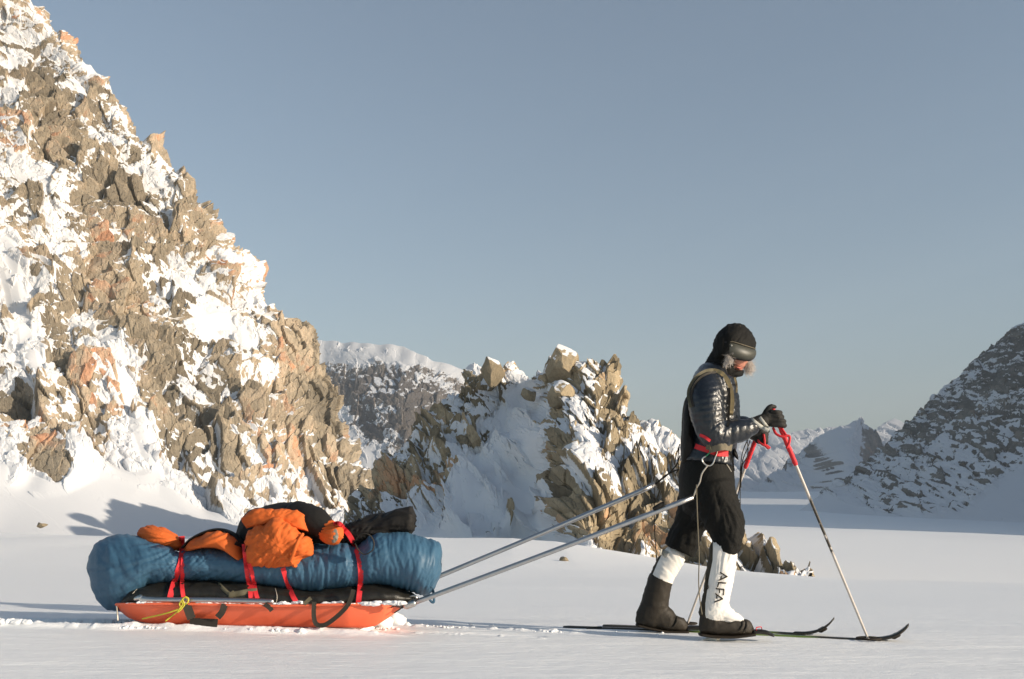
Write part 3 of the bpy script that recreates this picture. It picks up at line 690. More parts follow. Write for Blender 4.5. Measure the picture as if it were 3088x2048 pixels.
hd = .25*np.interp(xs, [263, 266, 273, 290, 330, 420, 520, 545, 575, 740, 775, 1040, 1078, 1110, 1260, 1310, 1326, 1330], [.12, .3, .5, .72, .92, 1, .9, .80, .92, .9, .92, .95, .84, .98, .95, .78, .5, .2])
V, Q = loftx(xs, top, bot, hd, n=150, ex=2.15)
def bagfold(V):
    px, py = pxof(V)
    w = [(px, 300, 560, 600, 1628, 4.2), (px, 560, 800, 505, 1800, 5.0), (px, 800, 1078, 1010, 2010, 9.0), (px, 1078, 1400, 1215, 2060, 10.0)]
    out = 0; tot = 1e-6
    for i, (q, a, b, ax, ay, k) in enumerate(w):
        wt = sstep(a-25, a+15, px)*(1-sstep(b-15, b+25, px)) if i else 1-sstep(b-15, b+25, px)
        out = out + wt*crease(px, py, ax, ay, k, 240, 40+i*7); tot = tot+wt
    u = px*.5+py*.86; v = px*.86-py*.5
    d = .009*out/tot + .010*(np.abs(fbm(u/70, v/22, o=3, seed=95))**.6-.4)*(.35+.65*(px < 800)) + .008*(np.abs(fbm(px/16+py/90, py/75, o=3, seed=97))**.6-.4)*(px > 780)
    d = d + .006*crease(px, py, 545, 1700, 5, 200, 71)*np.exp(-((px-545)/110)**2) + .008*crease(px, py, 1078, 1700, 6, 160, 81)*np.exp(-((px-1078)/90)**2)
    d = d + .004*fbm(V[:, 0]*9, V[:, 1]*9, V[:, 2]*9+3, o=3, seed=91)
    seam = np.abs(py-(1716+8*np.sin(px/90)-.05*(px-400))); return d-.004*np.exp(-(seam/2.2)**2)*(px < 560)
V, Q = push((V, Q), bagfold)
bag = obj('blue_bag', (V, Q), M['blue']); tag(bag, 'long bulging blue nylon bag lashed along the top of the sled', 'bag')
obj('drawcord_loop', ribbon(Drape([bag]).path([(1300, 1768), (1306, 1780), (1309, 1812), (1303, 1816), (1294, 1806)], lambda x: 5.62), .014), M['blue'], bag)

# orange and black clothing on top
fS = lambda dy0: (lambda px, py, dy: tuple(SPt(px, py, dy0+dy)))
def folds(ax, ay, k, A, seed, sc=12):
    def f(V):
        px, py = pxof(V)
        return A*crease(px, py, ax, ay, k, 120, seed)+A*.7*fbm(V[:, 0]*sc, V[:, 1]*sc, V[:, 2]*sc+2, o=4, seed=seed+9)
    return f
roll = obj('orange_stuff_sack', push(pillow([(412, 1622), (418, 1600), (432, 1587), (460, 1584), (490, 1589), (515, 1603), (545, 1625), (552, 1650), (530, 1662), (470, 1660), (420, 1650)], fS(.03), .13, ctr=(470, 1622)), folds(560, 1630, 4, .012, 3)), M['orange'])
tag(roll, 'small orange stuffed roll at the rear end on the blue bag', 'stuff sack')
mat2 = push(pillow([(552, 1655), (570, 1632), (600, 1615), (632, 1602), (665, 1600), (700, 1612), (728, 1640), (745, 1680), (742, 1708), (720, 1704), (690, 1672), (650, 1655), (600, 1656), (565, 1664)], fS(-.06), .20, ctr=(650, 1635), pw=.6), folds(545, 1670, 4, .008, 13))
pad = obj('orange_blanket', mat2, M['orange']); tag(pad, 'flat orange quilted layer strapped over the middle rear of the blue bag', 'blanket')
obj('edge_binding', tube([SPt(*p, -.10) for p in [(556, 1650), (580, 1625), (625, 1603), (665, 1597), (705, 1611), (732, 1640)]], .008, .05, n=12), M['black'], pad)

park = empty('parka', SPt(850, 1640, 0), 'bulky orange and black parka bundled on top of the sled load', 'jacket')
obj('hood_shell', push(pillow([(706, 1655), (712, 1600), (730, 1560), (770, 1535), (820, 1520), (870, 1516), (925, 1524), (965, 1545), (1000, 1575), (1015, 1590), (1020, 1630), (990, 1640), (930, 1655), (860, 1650), (760, 1690), (722, 1690)], fS(.04), .17, ctr=(860, 1600), pw=.6), folds(700, 1700, 4, .012, 23)), M['black'], park)
obj('sleeve', push(tube([SPt(900, 1560, -.05), SPt(950, 1575, -.10), SPt(985, 1598, -.14), SPt(1003, 1610, -.16)], [.09, .085, .06, .045], [.09, .09, .06, .05], n=40, sub=12), folds(900, 1540, 4, .006, 29)), M['black'], park)
obj('cuff', push(tube([SPt(988, 1600, -.15), SPt(999, 1608, -.165), SPt(1010, 1613, -.18)], [.060, .061, .055], [.052, .052, .048], n=48, sub=8, ends=True), lambda V: .0035*np.sin(np.arctan2(V[:, 2]-V[:, 2].mean(), V[:, 1]-V[:, 1].mean())*16)), M['orange'], park)
obj('cuff_lining', push(pillow([(995, 1622), (1002, 1600), (1012, 1594), (1020, 1604), (1020, 1622), (1012, 1636), (1002, 1636)], fS(-.215), .012, n=48, m=16), crinkle(.006, 60, 5)), cloth('lining_grey', (120, 118, 108), .6, .3), park)
def soft(A, seed):
    def f(V):
        px, py = pxof(V); g = sstep(855, 900, px+.25*(py-1640))
        return A*(fbm(V[:, 0]*7, V[:, 1]*7, V[:, 2]*7+3, o=3, seed=seed)+.35*(np.abs(fbm((px*.8+py)/26, (px-py*.6)/60, o=3, seed=seed+3))**.6*2-1)*(1-.5*g)+.45*g*(np.abs(vnoise((py+.35*px)/8.5, px/60, 0, seed+5))**.7-.4)
            +.12*fbm(px/7, py/7, o=2, seed=seed+8))
    return f
obj('upper_panel', push(pillow([(726, 1562), (760, 1540), (810, 1530), (870, 1530), (905, 1545), (925, 1570), (935, 1600), (925, 1606), (885, 1596), (850, 1580), (800, 1580), (760, 1592), (738, 1590)], fS(-.16), .07, ctr=(830, 1562), pw=.6), soft(.022, 33)), M['orange'], park)
obj('body', push(pillow([(736, 1610), (760, 1592), (800, 1578), (828, 1563), (860, 1574), (890, 1588), (912, 1606), (922, 1618), (940, 1622), (947, 1645), (935, 1672), (905, 1690), (896, 1717), (880, 1712), (850, 1712), (820, 1717), (785, 1708), (752, 1703), (738, 1670)], fS(-.20), .14, n=170, m=80, ctr=(835, 1650), pw=.55), soft(.030, 43)), M['orange'], park)
obj('belt_seam', tube([SPt(*p) for p in [(912, 1612, -.28), (898, 1635, -.33), (886, 1665, -.335), (876, 1690, -.31)]], .010, .010, n=10), M['orange'], park)
xs = np.concatenate([[940, 943, 948], np.linspace(956, 1236, 70), [1242, 1247, 1251]])
kn = obj('black_roll', push(loftx(xs, np.interp(xs, [940, 948, 1000, 1090, 1200, 1236, 1247, 1251], [1636, 1620, 1592, 1568, 1538, 1528, 1535, 1555]), np.interp(xs, [940, 948, 1000, 1070, 1120, 1200, 1240, 1251], [1642, 1652, 1656, 1646, 1632, 1622, 1612, 1590]),
    .12*np.interp(xs, [940, 948, 1000, 1200, 1240, 1251], [.15, .5, .9, 1, .9, .35]), n=60, dyc=.02), folds(1040, 1600, 5, .024, 53, 9)), M['black'])
tag(kn, 'crumpled black roll tapering forward over the front of the blue bag', 'roll')
DR = Drape([bag, duf, H, pad] + [c for c in park.children] + [kn, roll])
def strap(name, pts, w, mat, off=.006, par=sled): return obj(name, ribbon(DR.path(pts, ysd, off, 10), w), mat, par, False)
strap('strap', [(548, 1610+8), (549, 1650), (547, 1690), (540, 1712), (524, 1760), (512, 1804)], .030, M['red'])
strap('strap', [(551, 1620), (552, 1670), (551, 1720), (549, 1765), (553, 1800)], .022, M['red'])
strap('strap', [(738, 1640), (743, 1690), (748, 1730), (757, 1780), (760, 1822)], .032, M['red'])
strap('strap', [(752, 1700), (764, 1745), (772, 1790), (783, 1822)], .022, M['red'])
strap('strap', [(853, 1713), (868, 1760), (882, 1795), (896, 1820)], .026, M['red'])
strap('strap', [(1030, 1590), (1052, 1612), (1072, 1650), (1084, 1690), (1088, 1730), (1086, 1770), (1081, 1816)], .028, M['red'])
strap('strap', [(1006, 1580), (1022, 1578), (1036, 1590)], .022, M['red'])
for c in ((552, 1806), (762, 1820), (780, 1820), (898, 1821), (1082, 1817)): obj('buckle', tube([DR.hit(c[0]-6, c[1], 5.5, .008), DR.hit(c[0]+6, c[1]+3, 5.5, .008)], .008, .006, n=8, sub=2), M['red'], sled)
strap('strap', [(708, 1640), (728, 1650), (742, 1655)], .035, M['black'])
lp = obj('strap_loop', tube([SPt(*p) for p in [(1074, 1628, -.27), (1088, 1612, -.29), (1112, 1612, -.30), (1127, 1632, -.30), (1124, 1658, -.29), (1100, 1672, -.28), (1082, 1660, -.28), (1072, 1640, -.27)]], .003, .011, n=10), M['web'], kn)
# webbing handles over the hull
def hang(pts, w, dy=-.275, mat='web'): return obj('handle_loop', ribbon([SPt(v.x, v.y, dy) for v in crom([(a, b, 0) for a, b in pts], 10)], w), M[mat], sled, False)
hang([(562, 1822), (570, 1845), (578, 1866)], .045); hang([(678, 1822), (670, 1845), (656, 1862)], .035)
hang([(572, 1876), (610, 1878), (656, 1880)], .045, -.255)
hang([(948, 1815), (946, 1850), (950, 1876), (962, 1886), (985, 1882), (1020, 1856), (1048, 1826), (1060, 1800), (1066, 1778)], .024)
hang([(798, 1822), (812, 1832), (820, 1842)], .024); hang([(918, 1822), (932, 1808), (938, 1804)], .02, -.275, 'olive')
tb = obj('tent_pole_tube', tube([SPt(418, 1804, -.235), SPt(470, 1809, -.245), SPt(640, 1810, -.25), SPt(818, 1814, -.245)], .0165, n=16, sub=6), M['alu'])
tag(tb, 'silver metal tube lying along the near edge of the sled', 'tube')
obj('end_cap', tube([SPt(410, 1806, -.235), SPt(424, 1803, -.237)], [.012, .0185], n=12, sub=2), M['steel'], tb)
yc = empty('yellow_cord', SPt(550, 1815, -.28), 'knotted yellow cord trailing over the rear side of the orange sled', 'cord')
for pts in ([(566, 1805), (556, 1802), (548, 1812), (553, 1822), (565, 1818), (568, 1806), (560, 1800)], [(550, 1808), (541, 1822), (548, 1832), (556, 1824), (552, 1812)], [(552, 1822), (536, 1842), (518, 1858), (500, 1872)], [(556, 1824), (546, 1838), (536, 1846)], [(548, 1834), (500, 1850), (430, 1866)]):
    obj('strand', tube([SPt(a, b, -.285 + (.03 if b > 1850 else 0)) for a, b in pts], .0042, n=8, sub=6), M['yellow'], yc)
# rudder plate at the back, bow fittings
obj('rear_pin', tube([SPt(352, 1828, -.2), SPt(354, 1850, -.2), SPt(355, 1872, -.2)], .005, n=8), M['steel'], sled)
obj('bow_shackle', tube([SPt(*p) for p in [(1218, 1815, -.12), (1232, 1802, -.13), (1250, 1797, -.14), (1256, 1806, -.14), (1240, 1818, -.13), (1222, 1822, -.12)]], .006, n=8), M['steel'], sled)
for p in ([(1225, 1822, -.12), (1205, 1838, -.16), (1190, 1848, -.18)], [(1225, 1818, -.12), (1200, 1824, -.16), (1180, 1832, -.18)]): obj('bow_cord', tube([SPt(*q) for q in p], .0032, n=6), M['cord'], sled)

# tow poles
def towpole(label, a, b, r, name='tow_pole'):
    o = obj(name, tube([a, (a+b)/2+Vector((0, 0, -.004)), b], r, n=16, sub=8, ends=False), M['alu']); return tag(o, label, 'tow pole', 'hauling poles between sled and skier')
pa, pb = SPt(1238, 1822, -.15), PV(2090, 1500, 5.36)
tp1 = towpole('near aluminium tow pole, its end by the skier\'s thigh', pa, pb, .0138)
qa, qb = SPt(1290, 1752, .18), PV(1975, 1462, 6.0)
tp2 = towpole('far aluminium tow pole, its end behind the skier\'s back', qa, qb, .0140)
obj('end_fitting', tube([SPt(1226, 1826, -.15), SPt(1246, 1819, -.15)], .021, n=12, sub=2), M['steel'], tp1)
k = pa.lerp(pb, (1985-1238)/(2090-1238)+.002); obj('clamp', tube([k+Vector((-.022, -.01, .012)), k+Vector((0, -.012, .022)), k+Vector((.024, -.012, .034))], [.010, .013, .012], n=12), M['black'], tp1)
cords = [(tp2, [qb, PV(2005, 1436, 5.97), PV(2030, 1422, 5.94), PV(2046, 1416, 5.9)], .005, 'cord'), (tp2, [qb, PV(2015, 1430, 5.95), PV(2040, 1402, 5.9), PV(2050, 1375, 5.85)], .004, 'cord'),
         (tp2, [PV(1975, 1462, 5.98), PV(1973, 1530, 5.95), PV(1974, 1600, 5.93), PV(1978, 1660, 5.9), PV(1980, 1700, 5.88)], .0028, 'cord'),
         (tp1, [pb, PV(2094, 1490, 5.34), PV(2101, 1470, 5.32), PV(2110, 1455, 5.30), PV(2117, 1428, 5.28), PV(2134, 1404, 5.27)], .0038, 'whitecord'),
         (tp1, [PV(2100, 1462, 5.31), PV(2101, 1500, 5.29), PV(2104, 1580, 5.28), PV(2108, 1680, 5.3), PV(2107, 1760, 5.33), PV(2112, 1820, 5.36), PV(2117, 1852, 5.38)], .0030, 'pad'),
         (tp2, [PV(2050, 1340, 5.8), PV(2040, 1370, 5.82), PV(2034, 1400, 5.84)], .0032, 'cord'), (tp2, [PV(2048, 1350, 5.8), PV(2044, 1385, 5.82), PV(2047, 1412, 5.84), PV(2040, 1425, 5.85)], .0032, 'cord')]
for par, pts, r, m in cords: obj('cord', tube(pts, r, n=7, sub=6), M[m], par)

# snow thrown up along the sled and clinging to it
def lumps(spots, seed):
    rng = np.random.default_rng(seed); out = []
    for px, py, r, n in spots:
        for i in range(n):
            g = GH(px+rng.normal(0, 14 if n > 1 else 0), py+rng.normal(0, 1.2)); q = r*rng.uniform(.45, 1.15)/539
            V, Q = ellip((0, 0, 0), (q*rng.uniform(.9, 1.7), q*rng.uniform(.8, 1.3), q*rng.uniform(.6, 1.0)), 16, 10, rng.uniform(-.4, .4))
            V = V*(1+.35*fbm(V[:, 0]/q*1.3+i, V[:, 1]/q*1.3, V[:, 2]/q*1.3+seed, o=3, seed=seed+i))[:, None]
            out.append((V+np.array([g.x, g.y, g.z+q*(.15 if r < 18 else .55)]), Q))
    return join(out)
sp = [(x, 1876+x*.010+(3 if x % 3 else 0), 10, 4) for x in range(0, 470, 12)]+[(x, 1890+x*.006, 5, 3) for x in range(330, 1180, 16)]
sp += [(600, 1887, 22, 4), (575, 1888, 13, 5), (645, 1892, 22, 4), (672, 1891, 34, 3), (700, 1892, 38, 3), (735, 1893, 38, 3), (770, 1894, 34, 3), (800, 1896, 18, 3), (1035, 1897, 24, 3), (1075, 1899, 16, 4), (1110, 1898, 24, 3), (1150, 1892, 34, 4), (1180, 1888, 28, 4), (1210, 1886, 9, 4), (850, 1903, 7, 5), (905, 1905, 8, 4)]
sp += [(x, 1884+(x-1200)*.045, 4, 2) for x in range(1220, 1700, 20)]+[(2145, 1928, 12, 3), (2135, 1930, 5, 6), (1998, 1912, 7, 2), (1880, 1906, 4, 3), (1420, 1886, 9, 1), (1482, 1889, 7, 1)]
rub = mesh_np('snow_rubble', *lumps(sp, 5), MSNOW); tag(rub, 'broken lumps of snow thrown up beside the sled and skis', kind='stuff')
dust = []; rng = np.random.default_rng(8)
for i in range(420):
    px = rng.uniform(380, 1200); q = rng.uniform(.003, .008); a = SPt(px, np.interp(px, [380, 555, 809, 1130, 1210], [1820, 1819, 1826, 1819, 1813]), -.262*np.interp(px, [352, 380, 450, 1060, 1150, 1218], [.8, .93, 1, 1, .8, .42])+rng.uniform(0, .02))
    V, Q = ellip((0, 0, 0), (q*rng.uniform(1.2, 3), q, q*.5), 10, 7); V = V*(1+.5*fbm(V[:, 0]/q+i, V[:, 1]/q, V[:, 2]/q+3, o=2, seed=i))[:, None]; dust.append((V+np.array(a), Q))
for c0, n in ((650, 46), (625, 24), (640, 20), (760, 22), (700, 16), (1115, 22), (445, 16), (860, 14), (1000, 14), (1190, 20), (480, 12)):
    for i in range(n):
        px = c0+rng.normal(0, 14); q = rng.uniform(.008, .016); a = SPt(px, 1820-rng.uniform(0, 8), -.245); V, Q = ellip((0, 0, 0), (q*rng.uniform(1.2, 2.4), q, q*.6), 12, 8); V = V*(1+.6*fbm(V[:, 0]/q*1.2+i, V[:, 1]/q, V[:, 2]/q+3+c0, o=2, seed=i))[:, None]; dust.append((V+np.array(a)-np.array((0, 0, .006)), Q))
obj('clinging_snow', join(dust), MSNOW, sled); col.objects[-1]['kind'] = 'stuff'
# ------------------------------------------------------------------ the skier
def A(px, py, dy=0.0): return PV(px, py, Y0+dy)
def Rr(*a): return [v/539.0 for v in a]
person = empty('person', A(2120, 1910), 'person in dark hood, goggles and navy jacket skiing right while hauling the sled', 'person')
# body: head, face, neck and trunk in one skin
head = [ellip(A(2213, 1058), (.100, .078, .115), tilt=.35), ellip(A(2226, 1090), (.048, .05, .06), tilt=.5), tube([A(2200, 1090), A(2178, 1125), A(2162, 1210)], [.05, .05, .06], n=20), ellip(A(2242, 1089), (.016, .014, .022), tilt=.7),
        ellip(A(2234, 1101), (.014, .024, .010)), ellip(A(2230, 1110), (.014, .022, .008)), ellip(A(2228, 1122), (.022, .028, .02)), tube([A(2160, 1200), A(2150, 1250), A(2140, 1330), A(2135, 1390)], [.07, .11, .11, .11], [.08, .14, .13, .13], n=24),
        ellip(A(2222, 1086, -.055), (.03, .02, .03))]
body = obj('body', fuse(head, .006, 3), M['skin'], person)
obj('lips', tube([A(2222, 1108, -.052), A(2229, 1110, -.046), A(2235, 1111, -.03)], [.003, .0055, .004], n=8), M['lip'], body)
# hood
hd = [pillow([(2148, 1062), (2152, 1028), (2167, 1002), (2186, 984), (2205, 975), (2236, 977), (2260, 995), (2277, 1020), (2281, 1044), (2272, 1056), (2255, 1056), (2225, 1062), (2208, 1078), (2196, 1098), (2170, 1100), (2150, 1085)], lambda px, py, dy: tuple(A(px, py, dy)), .135, n=90, m=36, ctr=(2205, 1040), pw=.7),
      tube([A(2185, 1080), A(2168, 1105), A(2158, 1140), A(2150, 1160)], Rr(44, 42, 50, 56), [.085, .09, .13, .15], n=30)]
def hoodf(V):
    px, py = pxof(V); r = np.hypot(px-2180, (py-1100)); 
    return .0035*np.sin(r/6.0)*np.exp(-((px-2262)/26)**2-((py-1035)/26)**2)+.006*crease(px, py, 2175, 1095, 4, 60, 5)+.005*fbm(V[:, 0]*20, V[:, 1]*20, V[:, 2]*20, o=3, seed=7)
hood = obj('hood', push(fuse(hd, .006, 8), hoodf), M['hood'], person)
obj('toggle', ellip(A(2206, 1042, -.14), (.005, .005, .005), 10, 8), M['lightgrey'], hood)
obj('hood_cord', tube([A(2217, 1000, -.10), A(2226, 992, -.085), A(2232, 984, -.06)], .004, n=8), M['pad'], hood)
# face gaiter
gt = pillow([(2180, 1096), (2196, 1094), (2208, 1102), (2219, 1113), (2232, 1117), (2243, 1111), (2243, 1122), (2240, 1134), (2228, 1136), (2218, 1141), (2214, 1158), (2206, 1176), (2180, 1178), (2165, 1150), (2168, 1115)], lambda px, py, dy: tuple(A(px, py, dy)), .098, n=80, m=30, ctr=(2200, 1130), pw=.5)
obj('face_gaiter', push(fuse([gt], .006, 3), crinkle(.003, 40, 9)), M['hood'], person)
# goggles: a visor wrapped round the front of the head
gog = obj('goggles', (lambda: (lambda V: (V.reshape(-1, 3), gridq(V.shape[0], V.shape[1], True)))(np.array([[tuple(PV(*q)) for q in ring] for ring in [
    [(2212+66*math.cos(a)*k, (ty if e else by), Y0-.118*math.sin(a)*k-.014) for (k, e) in ((1, 1), (1, 0), (.84, 0), (.84, 1))
      for ty, by in [(1030+max(0, 70*math.cos(a))*.30, 1080+max(0, 50*math.cos(a-.2))*.28-18*max(0, math.cos(a))**6)]]
    for a in np.linspace(2.0, -1.9, 46)]])))(), M['frame'], person)
obj('lens', (lambda V: (V.reshape(-1, 3), gridq(V.shape[0], V.shape[1], True)))(np.array([[tuple(PV(*q)) for q in [(2212+68*math.cos(a)*k, (ty if e else by), Y0-.1215*math.sin(a)*k-.014) for (k, e) in ((1, 1), (1.01, .5), (1, 0), (.97, 0), (.97, 1))
      for ty, by in [(1035+max(0, 70*math.cos(a))*.30, 1075+max(0, 50*math.cos(a-.2))*.28-18*max(0, math.cos(a))**6)] for by in [by if e != .5 else by] for ty in [ty if e != .5 else (ty+by)/2]]]
    for a in np.linspace(1.75, -1.7, 44)])), M['lens'], gog)
for tt, ll in (((0), 'r'), ):
    pts = [PV(2212+67.5*math.cos(a), 1031+max(0, 70*math.cos(a))*.30, Y0-.121*math.sin(a)-.014) for a in np.linspace(1.7, .15, 30)]
    obj('frame_edge', tube(pts, .0025, n=6, sub=1), M['pad'], gog)
# fur on the hood's edge: loose hairs
def hairs(c, n, spread, L, drift, seed):
    rng = np.random.default_rng(seed); out = []
    for i in range(n):
        p = Vector(c)+Vector(rng.normal(0, 1, 3)*np.array(spread)); d = (Vector(drift)+Vector(rng.normal(0, .55, 3))).normalized()*L*rng.uniform(.5, 1.2)
        b = Vector(rng.normal(0, .25, 3))*L; out.append(tube([p, p+d*.5+b*.3, p+d+b], [.0006, .0005, .0002], n=4, sub=2, ends=False))
    return join(out)
obj('fur_trim', hairs(A(2255, 1104, 0.02), 1000, (.012, .03, .018), .030, (.45, .1, -.7), 3), M['fur'], hood)
obj('fur_trim', hairs(A(2200, 1082, -.125), 420, (.008, .006, .012), .026, (-.3, -.2, -.8), 4), M['fur'], hood)
obj('fur_trim', hairs(A(2189, 1098, -.125), 90, (.005, .005, .010), .02, (-.5, -.2, -.8), 5), M['fur'], hood)
# jacket
torso = tube([A(2165, 1112), A(2153, 1135), A(2150, 1175), A(2152, 1225), A(2150, 1280), A(2143, 1330), A(2134, 1372), A(2131, 1398)], Rr(34, 56, 70, 76, 79, 77, 77, 82), [.10, .19, .215, .20, .19, .185, .19, .195], n=40, ends=False)
arm = tube([A(2135, 1150, -.15), A(2130, 1180, -.20), A(2130, 1225, -.235), A(2137, 1275, -.245), A(2155, 1312, -.25), A(2195, 1306, -.245), A(2235, 1297, -.235), A(2262, 1288, -.225)], Rr(40, 50, 51, 46, 42, 35, 33, 26), [.07, .085, .088, .082, .075, .062, .056, .048], n=32)
farm = tube([A(2160, 1150, .15), A(2165, 1200, .2), A(2180, 1260, .22), A(2205, 1290, .22), A(2240, 1280, .2), A(2262, 1292, .19), A(2280, 1310, .18)], Rr(36, 38, 36, 32, 26, 24, 22), n=24)
V, Q = fuse([torso, arm, farm], .007, 7)
def puff(V):
    px, py = pxof(V); near = sstep(Y0-.10, Y0-.2, V[:, 1]*1.0) if False else (V[:, 1] < Y0-.14)
    ang = np.where(py > 1285, px*.9+py*.15, py*1.0+px*.18)
    ang = ang + 11*fbm(V[:, 0]*6, V[:, 1]*6, V[:, 2]*6, o=2, seed=3)
    q = .0026*(np.abs(np.sin(math.pi*ang/19.0))**.55-.6)
    c = .006*crease(px, py, 2205, 1240, 9, 60, 11)*np.exp(-((px-2185)/40)**2)+.006*crease(px, py, 2150, 1290, 6, 60, 15)*np.exp(-((px-2160)/50)**2-((py-1290)/50)**2)
    return q+c+.0035*ridged(V[:, 0]*17, V[:, 1]*17, V[:, 2]*26+3, o=3, seed=21)
jk = obj('jacket', push((V, Q), puff), M['jacket'], person)
# trousers
pel = tube([A(2131, 1385), A(2131, 1420), A(2131, 1460), A(2136, 1500)], Rr(76, 82, 84, 82), [.17, .185, .19, .19], n=36)
nl = tube([A(2146, 1470, -.09), A(2166, 1530, -.12), A(2192, 1590, -.15), A(2193, 1632, -.165), A(2187, 1672, -.17)], Rr(66, 64, 55, 41, 31), [.12, .115, .10, .088, .078], n=30, ends=False)
fl = tube([A(2118, 1470, .09), A(2098, 1530, .12), A(2078, 1590, .15), A(2062, 1630, .16), A(2048, 1662, .165)], Rr(66, 58, 46, 48, 50), [.12, .11, .10, .095, .09], n=30, ends=False)
V, Q = fuse([pel, nl, fl], .009, 8)
def trf(V):
    px, py = pxof(V)
    return (1-.85*sstep(1636, 1668, py))*(.014*crease(px, py, 2150, 1420, 5, 130, 31)*sstep(1440, 1540, py)+.010*crease(px, py, 2200, 1690, 4, 70, 33)*np.exp(-((py-1640)/60)**2)+.006*fbm(V[:, 0]*8, V[:, 1]*8, V[:, 2]*8, o=3, seed=35))
tr = obj('trousers', push((V, Q), trf), M['trouser'], person)
# gaiters
def gaiterobj(parts, darkfn, seed):
    V, Q = fuse(parts, .006, 5)
    def f(V):
        px, py = pxof(V); return .0055*crease(px, py, 2150, 1860, 7, 60, seed)+.004*fbm(V[:, 0]*14, V[:, 1]*14, V[:, 2]*9, o=3, seed=seed+4)
    V, Q = push((V, Q), f); px, py = pxof(V)
    return obj('gaiter', (V, Q), M['gaiter'], person, dark=darkfn(px, py, V))
g1 = gaiterobj([tube([A(2181, 1664, -.17), A(2177, 1690, -.17), A(2168, 1750, -.17), A(2158, 1815, -.17), A(2152, 1850, -.17)], Rr(42, 41, 40, 39, 44), [.072, .07, .066, .062, .062], n=30),
                tube([A(2160, 1840, -.17), A(2195, 1858, -.17), A(2224, 1872, -.17)], Rr(34, 25, 18), [.06, .055, .045], n=24)],
               lambda px, py, V: sstep(3, -3, px-np.interp(py, [1660, 1690, 1750, 1820, 1855, 1880], [2150, 2149, 2137, 2127, 2127, 2135])), 3)
tag(g1, 'near white gaiter with lettering')
g2 = gaiterobj([tube([A(2030, 1682, .165), A(2012, 1708, .165), A(1995, 1745, .165), A(1980, 1790, .165), A(1972, 1830, .165)], Rr(36, 38, 36, 37, 42), [.07, .066, .064, .062, .062], n=30)],
               lambda px, py, V: np.maximum(sstep(3, -3, px-np.interp(py, [1660, 1700, 1745, 1760], [2002, 1982, 1963, 1958])), sstep(-3, 3, py-np.interp(px, [1955, 1990, 2030], [1745, 1748, 1762]))), 8)
tag(g2, 'far gaiter, white above and dark below')
obj('cuff_strap', ribbon(Drape([g2]).path([(1990, 1664), (2004, 1668), (2012, 1676)], Y0+.1), .035), M['lightgrey'], g2)
# the word on the near gaiter
DG = Drape([g1])
lets = [[(2171.4, 1726), (2193.4, 1739.3)], [(2194, 1738.5), (2167.3, 1750.5)], [(2175.4, 1737.5), (2174, 1746.5)],
        [(2165.8, 1756.1), (2189.8, 1758.7)], [(2167.9, 1756.5), (2163.8, 1771.4)],
        [(2158.7, 1775), (2184.6, 1777.8)], [(2183.2, 1777), (2181.6, 1795.4)], [(2169.4, 1777), (2169.9, 1788.8)],
        [(2157.1, 1789.8), (2179.8, 1806.1)], [(2180.4, 1805.6), (2154.1, 1816.3)], [(2162.2, 1794.5), (2161.2, 1805.8)]]
obj('lettering', join([ribbon(DG.path(l, Y0-.24, .004, 8), .0066, .0015) for l in lets]), M['boot'], g1)
obj('lace', tube(DG.path([(2132, 1745), (2134, 1765), (2130, 1778), (2136, 1772), (2133, 1760)], Y0-.2, .006), .0022, n=6, sub=1), M['cord'], g1)
# boots
def boot(shaft, poly, ctr, dy, lab):
    f = lambda px, py, d: tuple(A(px, py, dy+d))
    parts = [pillow(poly, f, .058, n=80, m=24, ctr=ctr, pw=.5)] + ([tube(*shaft[:1], *shaft[1:], n=28)] if shaft else [])
    b = obj('boot', push(fuse(parts, .006, 3), crinkle(.0035, 22, 12)), M['boot'], person); tag(b, lab); return b
nb = boot(None, [(2106, 1885), (2110, 1860), (2120, 1848), (2140, 1852), (2165, 1862), (2195, 1872), (2222, 1874), (2232, 1863), (2245, 1866), (2262, 1872), (2269, 1882), (2274, 1895), (2273, 1912), (2240, 1916), (2190, 1916), (2140, 1914), (2112, 1908)], (2180, 1890), -.17, 'near dark ski boot flat on its ski')
fb = boot(([A(1990, 1752, .165), A(1981, 1790, .165), A(1972, 1830, .165), A(1962, 1862, .165)], Rr(37.5, 40, 43, 46), [.068, .068, .066, .062]),
          [(1916, 1880), (1917, 1858), (1935, 1840), (1975, 1830), (2010, 1828), (2028, 1838), (2040, 1856), (2062, 1864), (2073, 1878), (2076, 1898), (2066, 1906), (2030, 1906), (1990, 1898), (1950, 1890), (1922, 1886)], (1990, 1870), .165, 'far dark overboot with its heel lifted')
for b, pts in ((nb, [(2236, 1866), (2240, 1884), (2232, 1900)]), (nb, [(2250, 1870), (2252, 1888), (2246, 1902)]), (fb, [(2042, 1858), (2040, 1876), (2030, 1892)])):
    obj('boot_strap', ribbon(Drape([b]).path(pts, 5.4), .010, .004), M['web'], b)
for b, l in ((nb, [A(2112, 1913, -.17), A(2150, 1918, -.17), A(2210, 1920, -.17), A(2272, 1913, -.17)]), (fb, [A(1922, 1885, .165), A(1960, 1894, .165), A(2010, 1904, .165), A(2072, 1906, .165)])):
    obj('sole', tube(l, .009, .05, n=14), M['cord'], b)
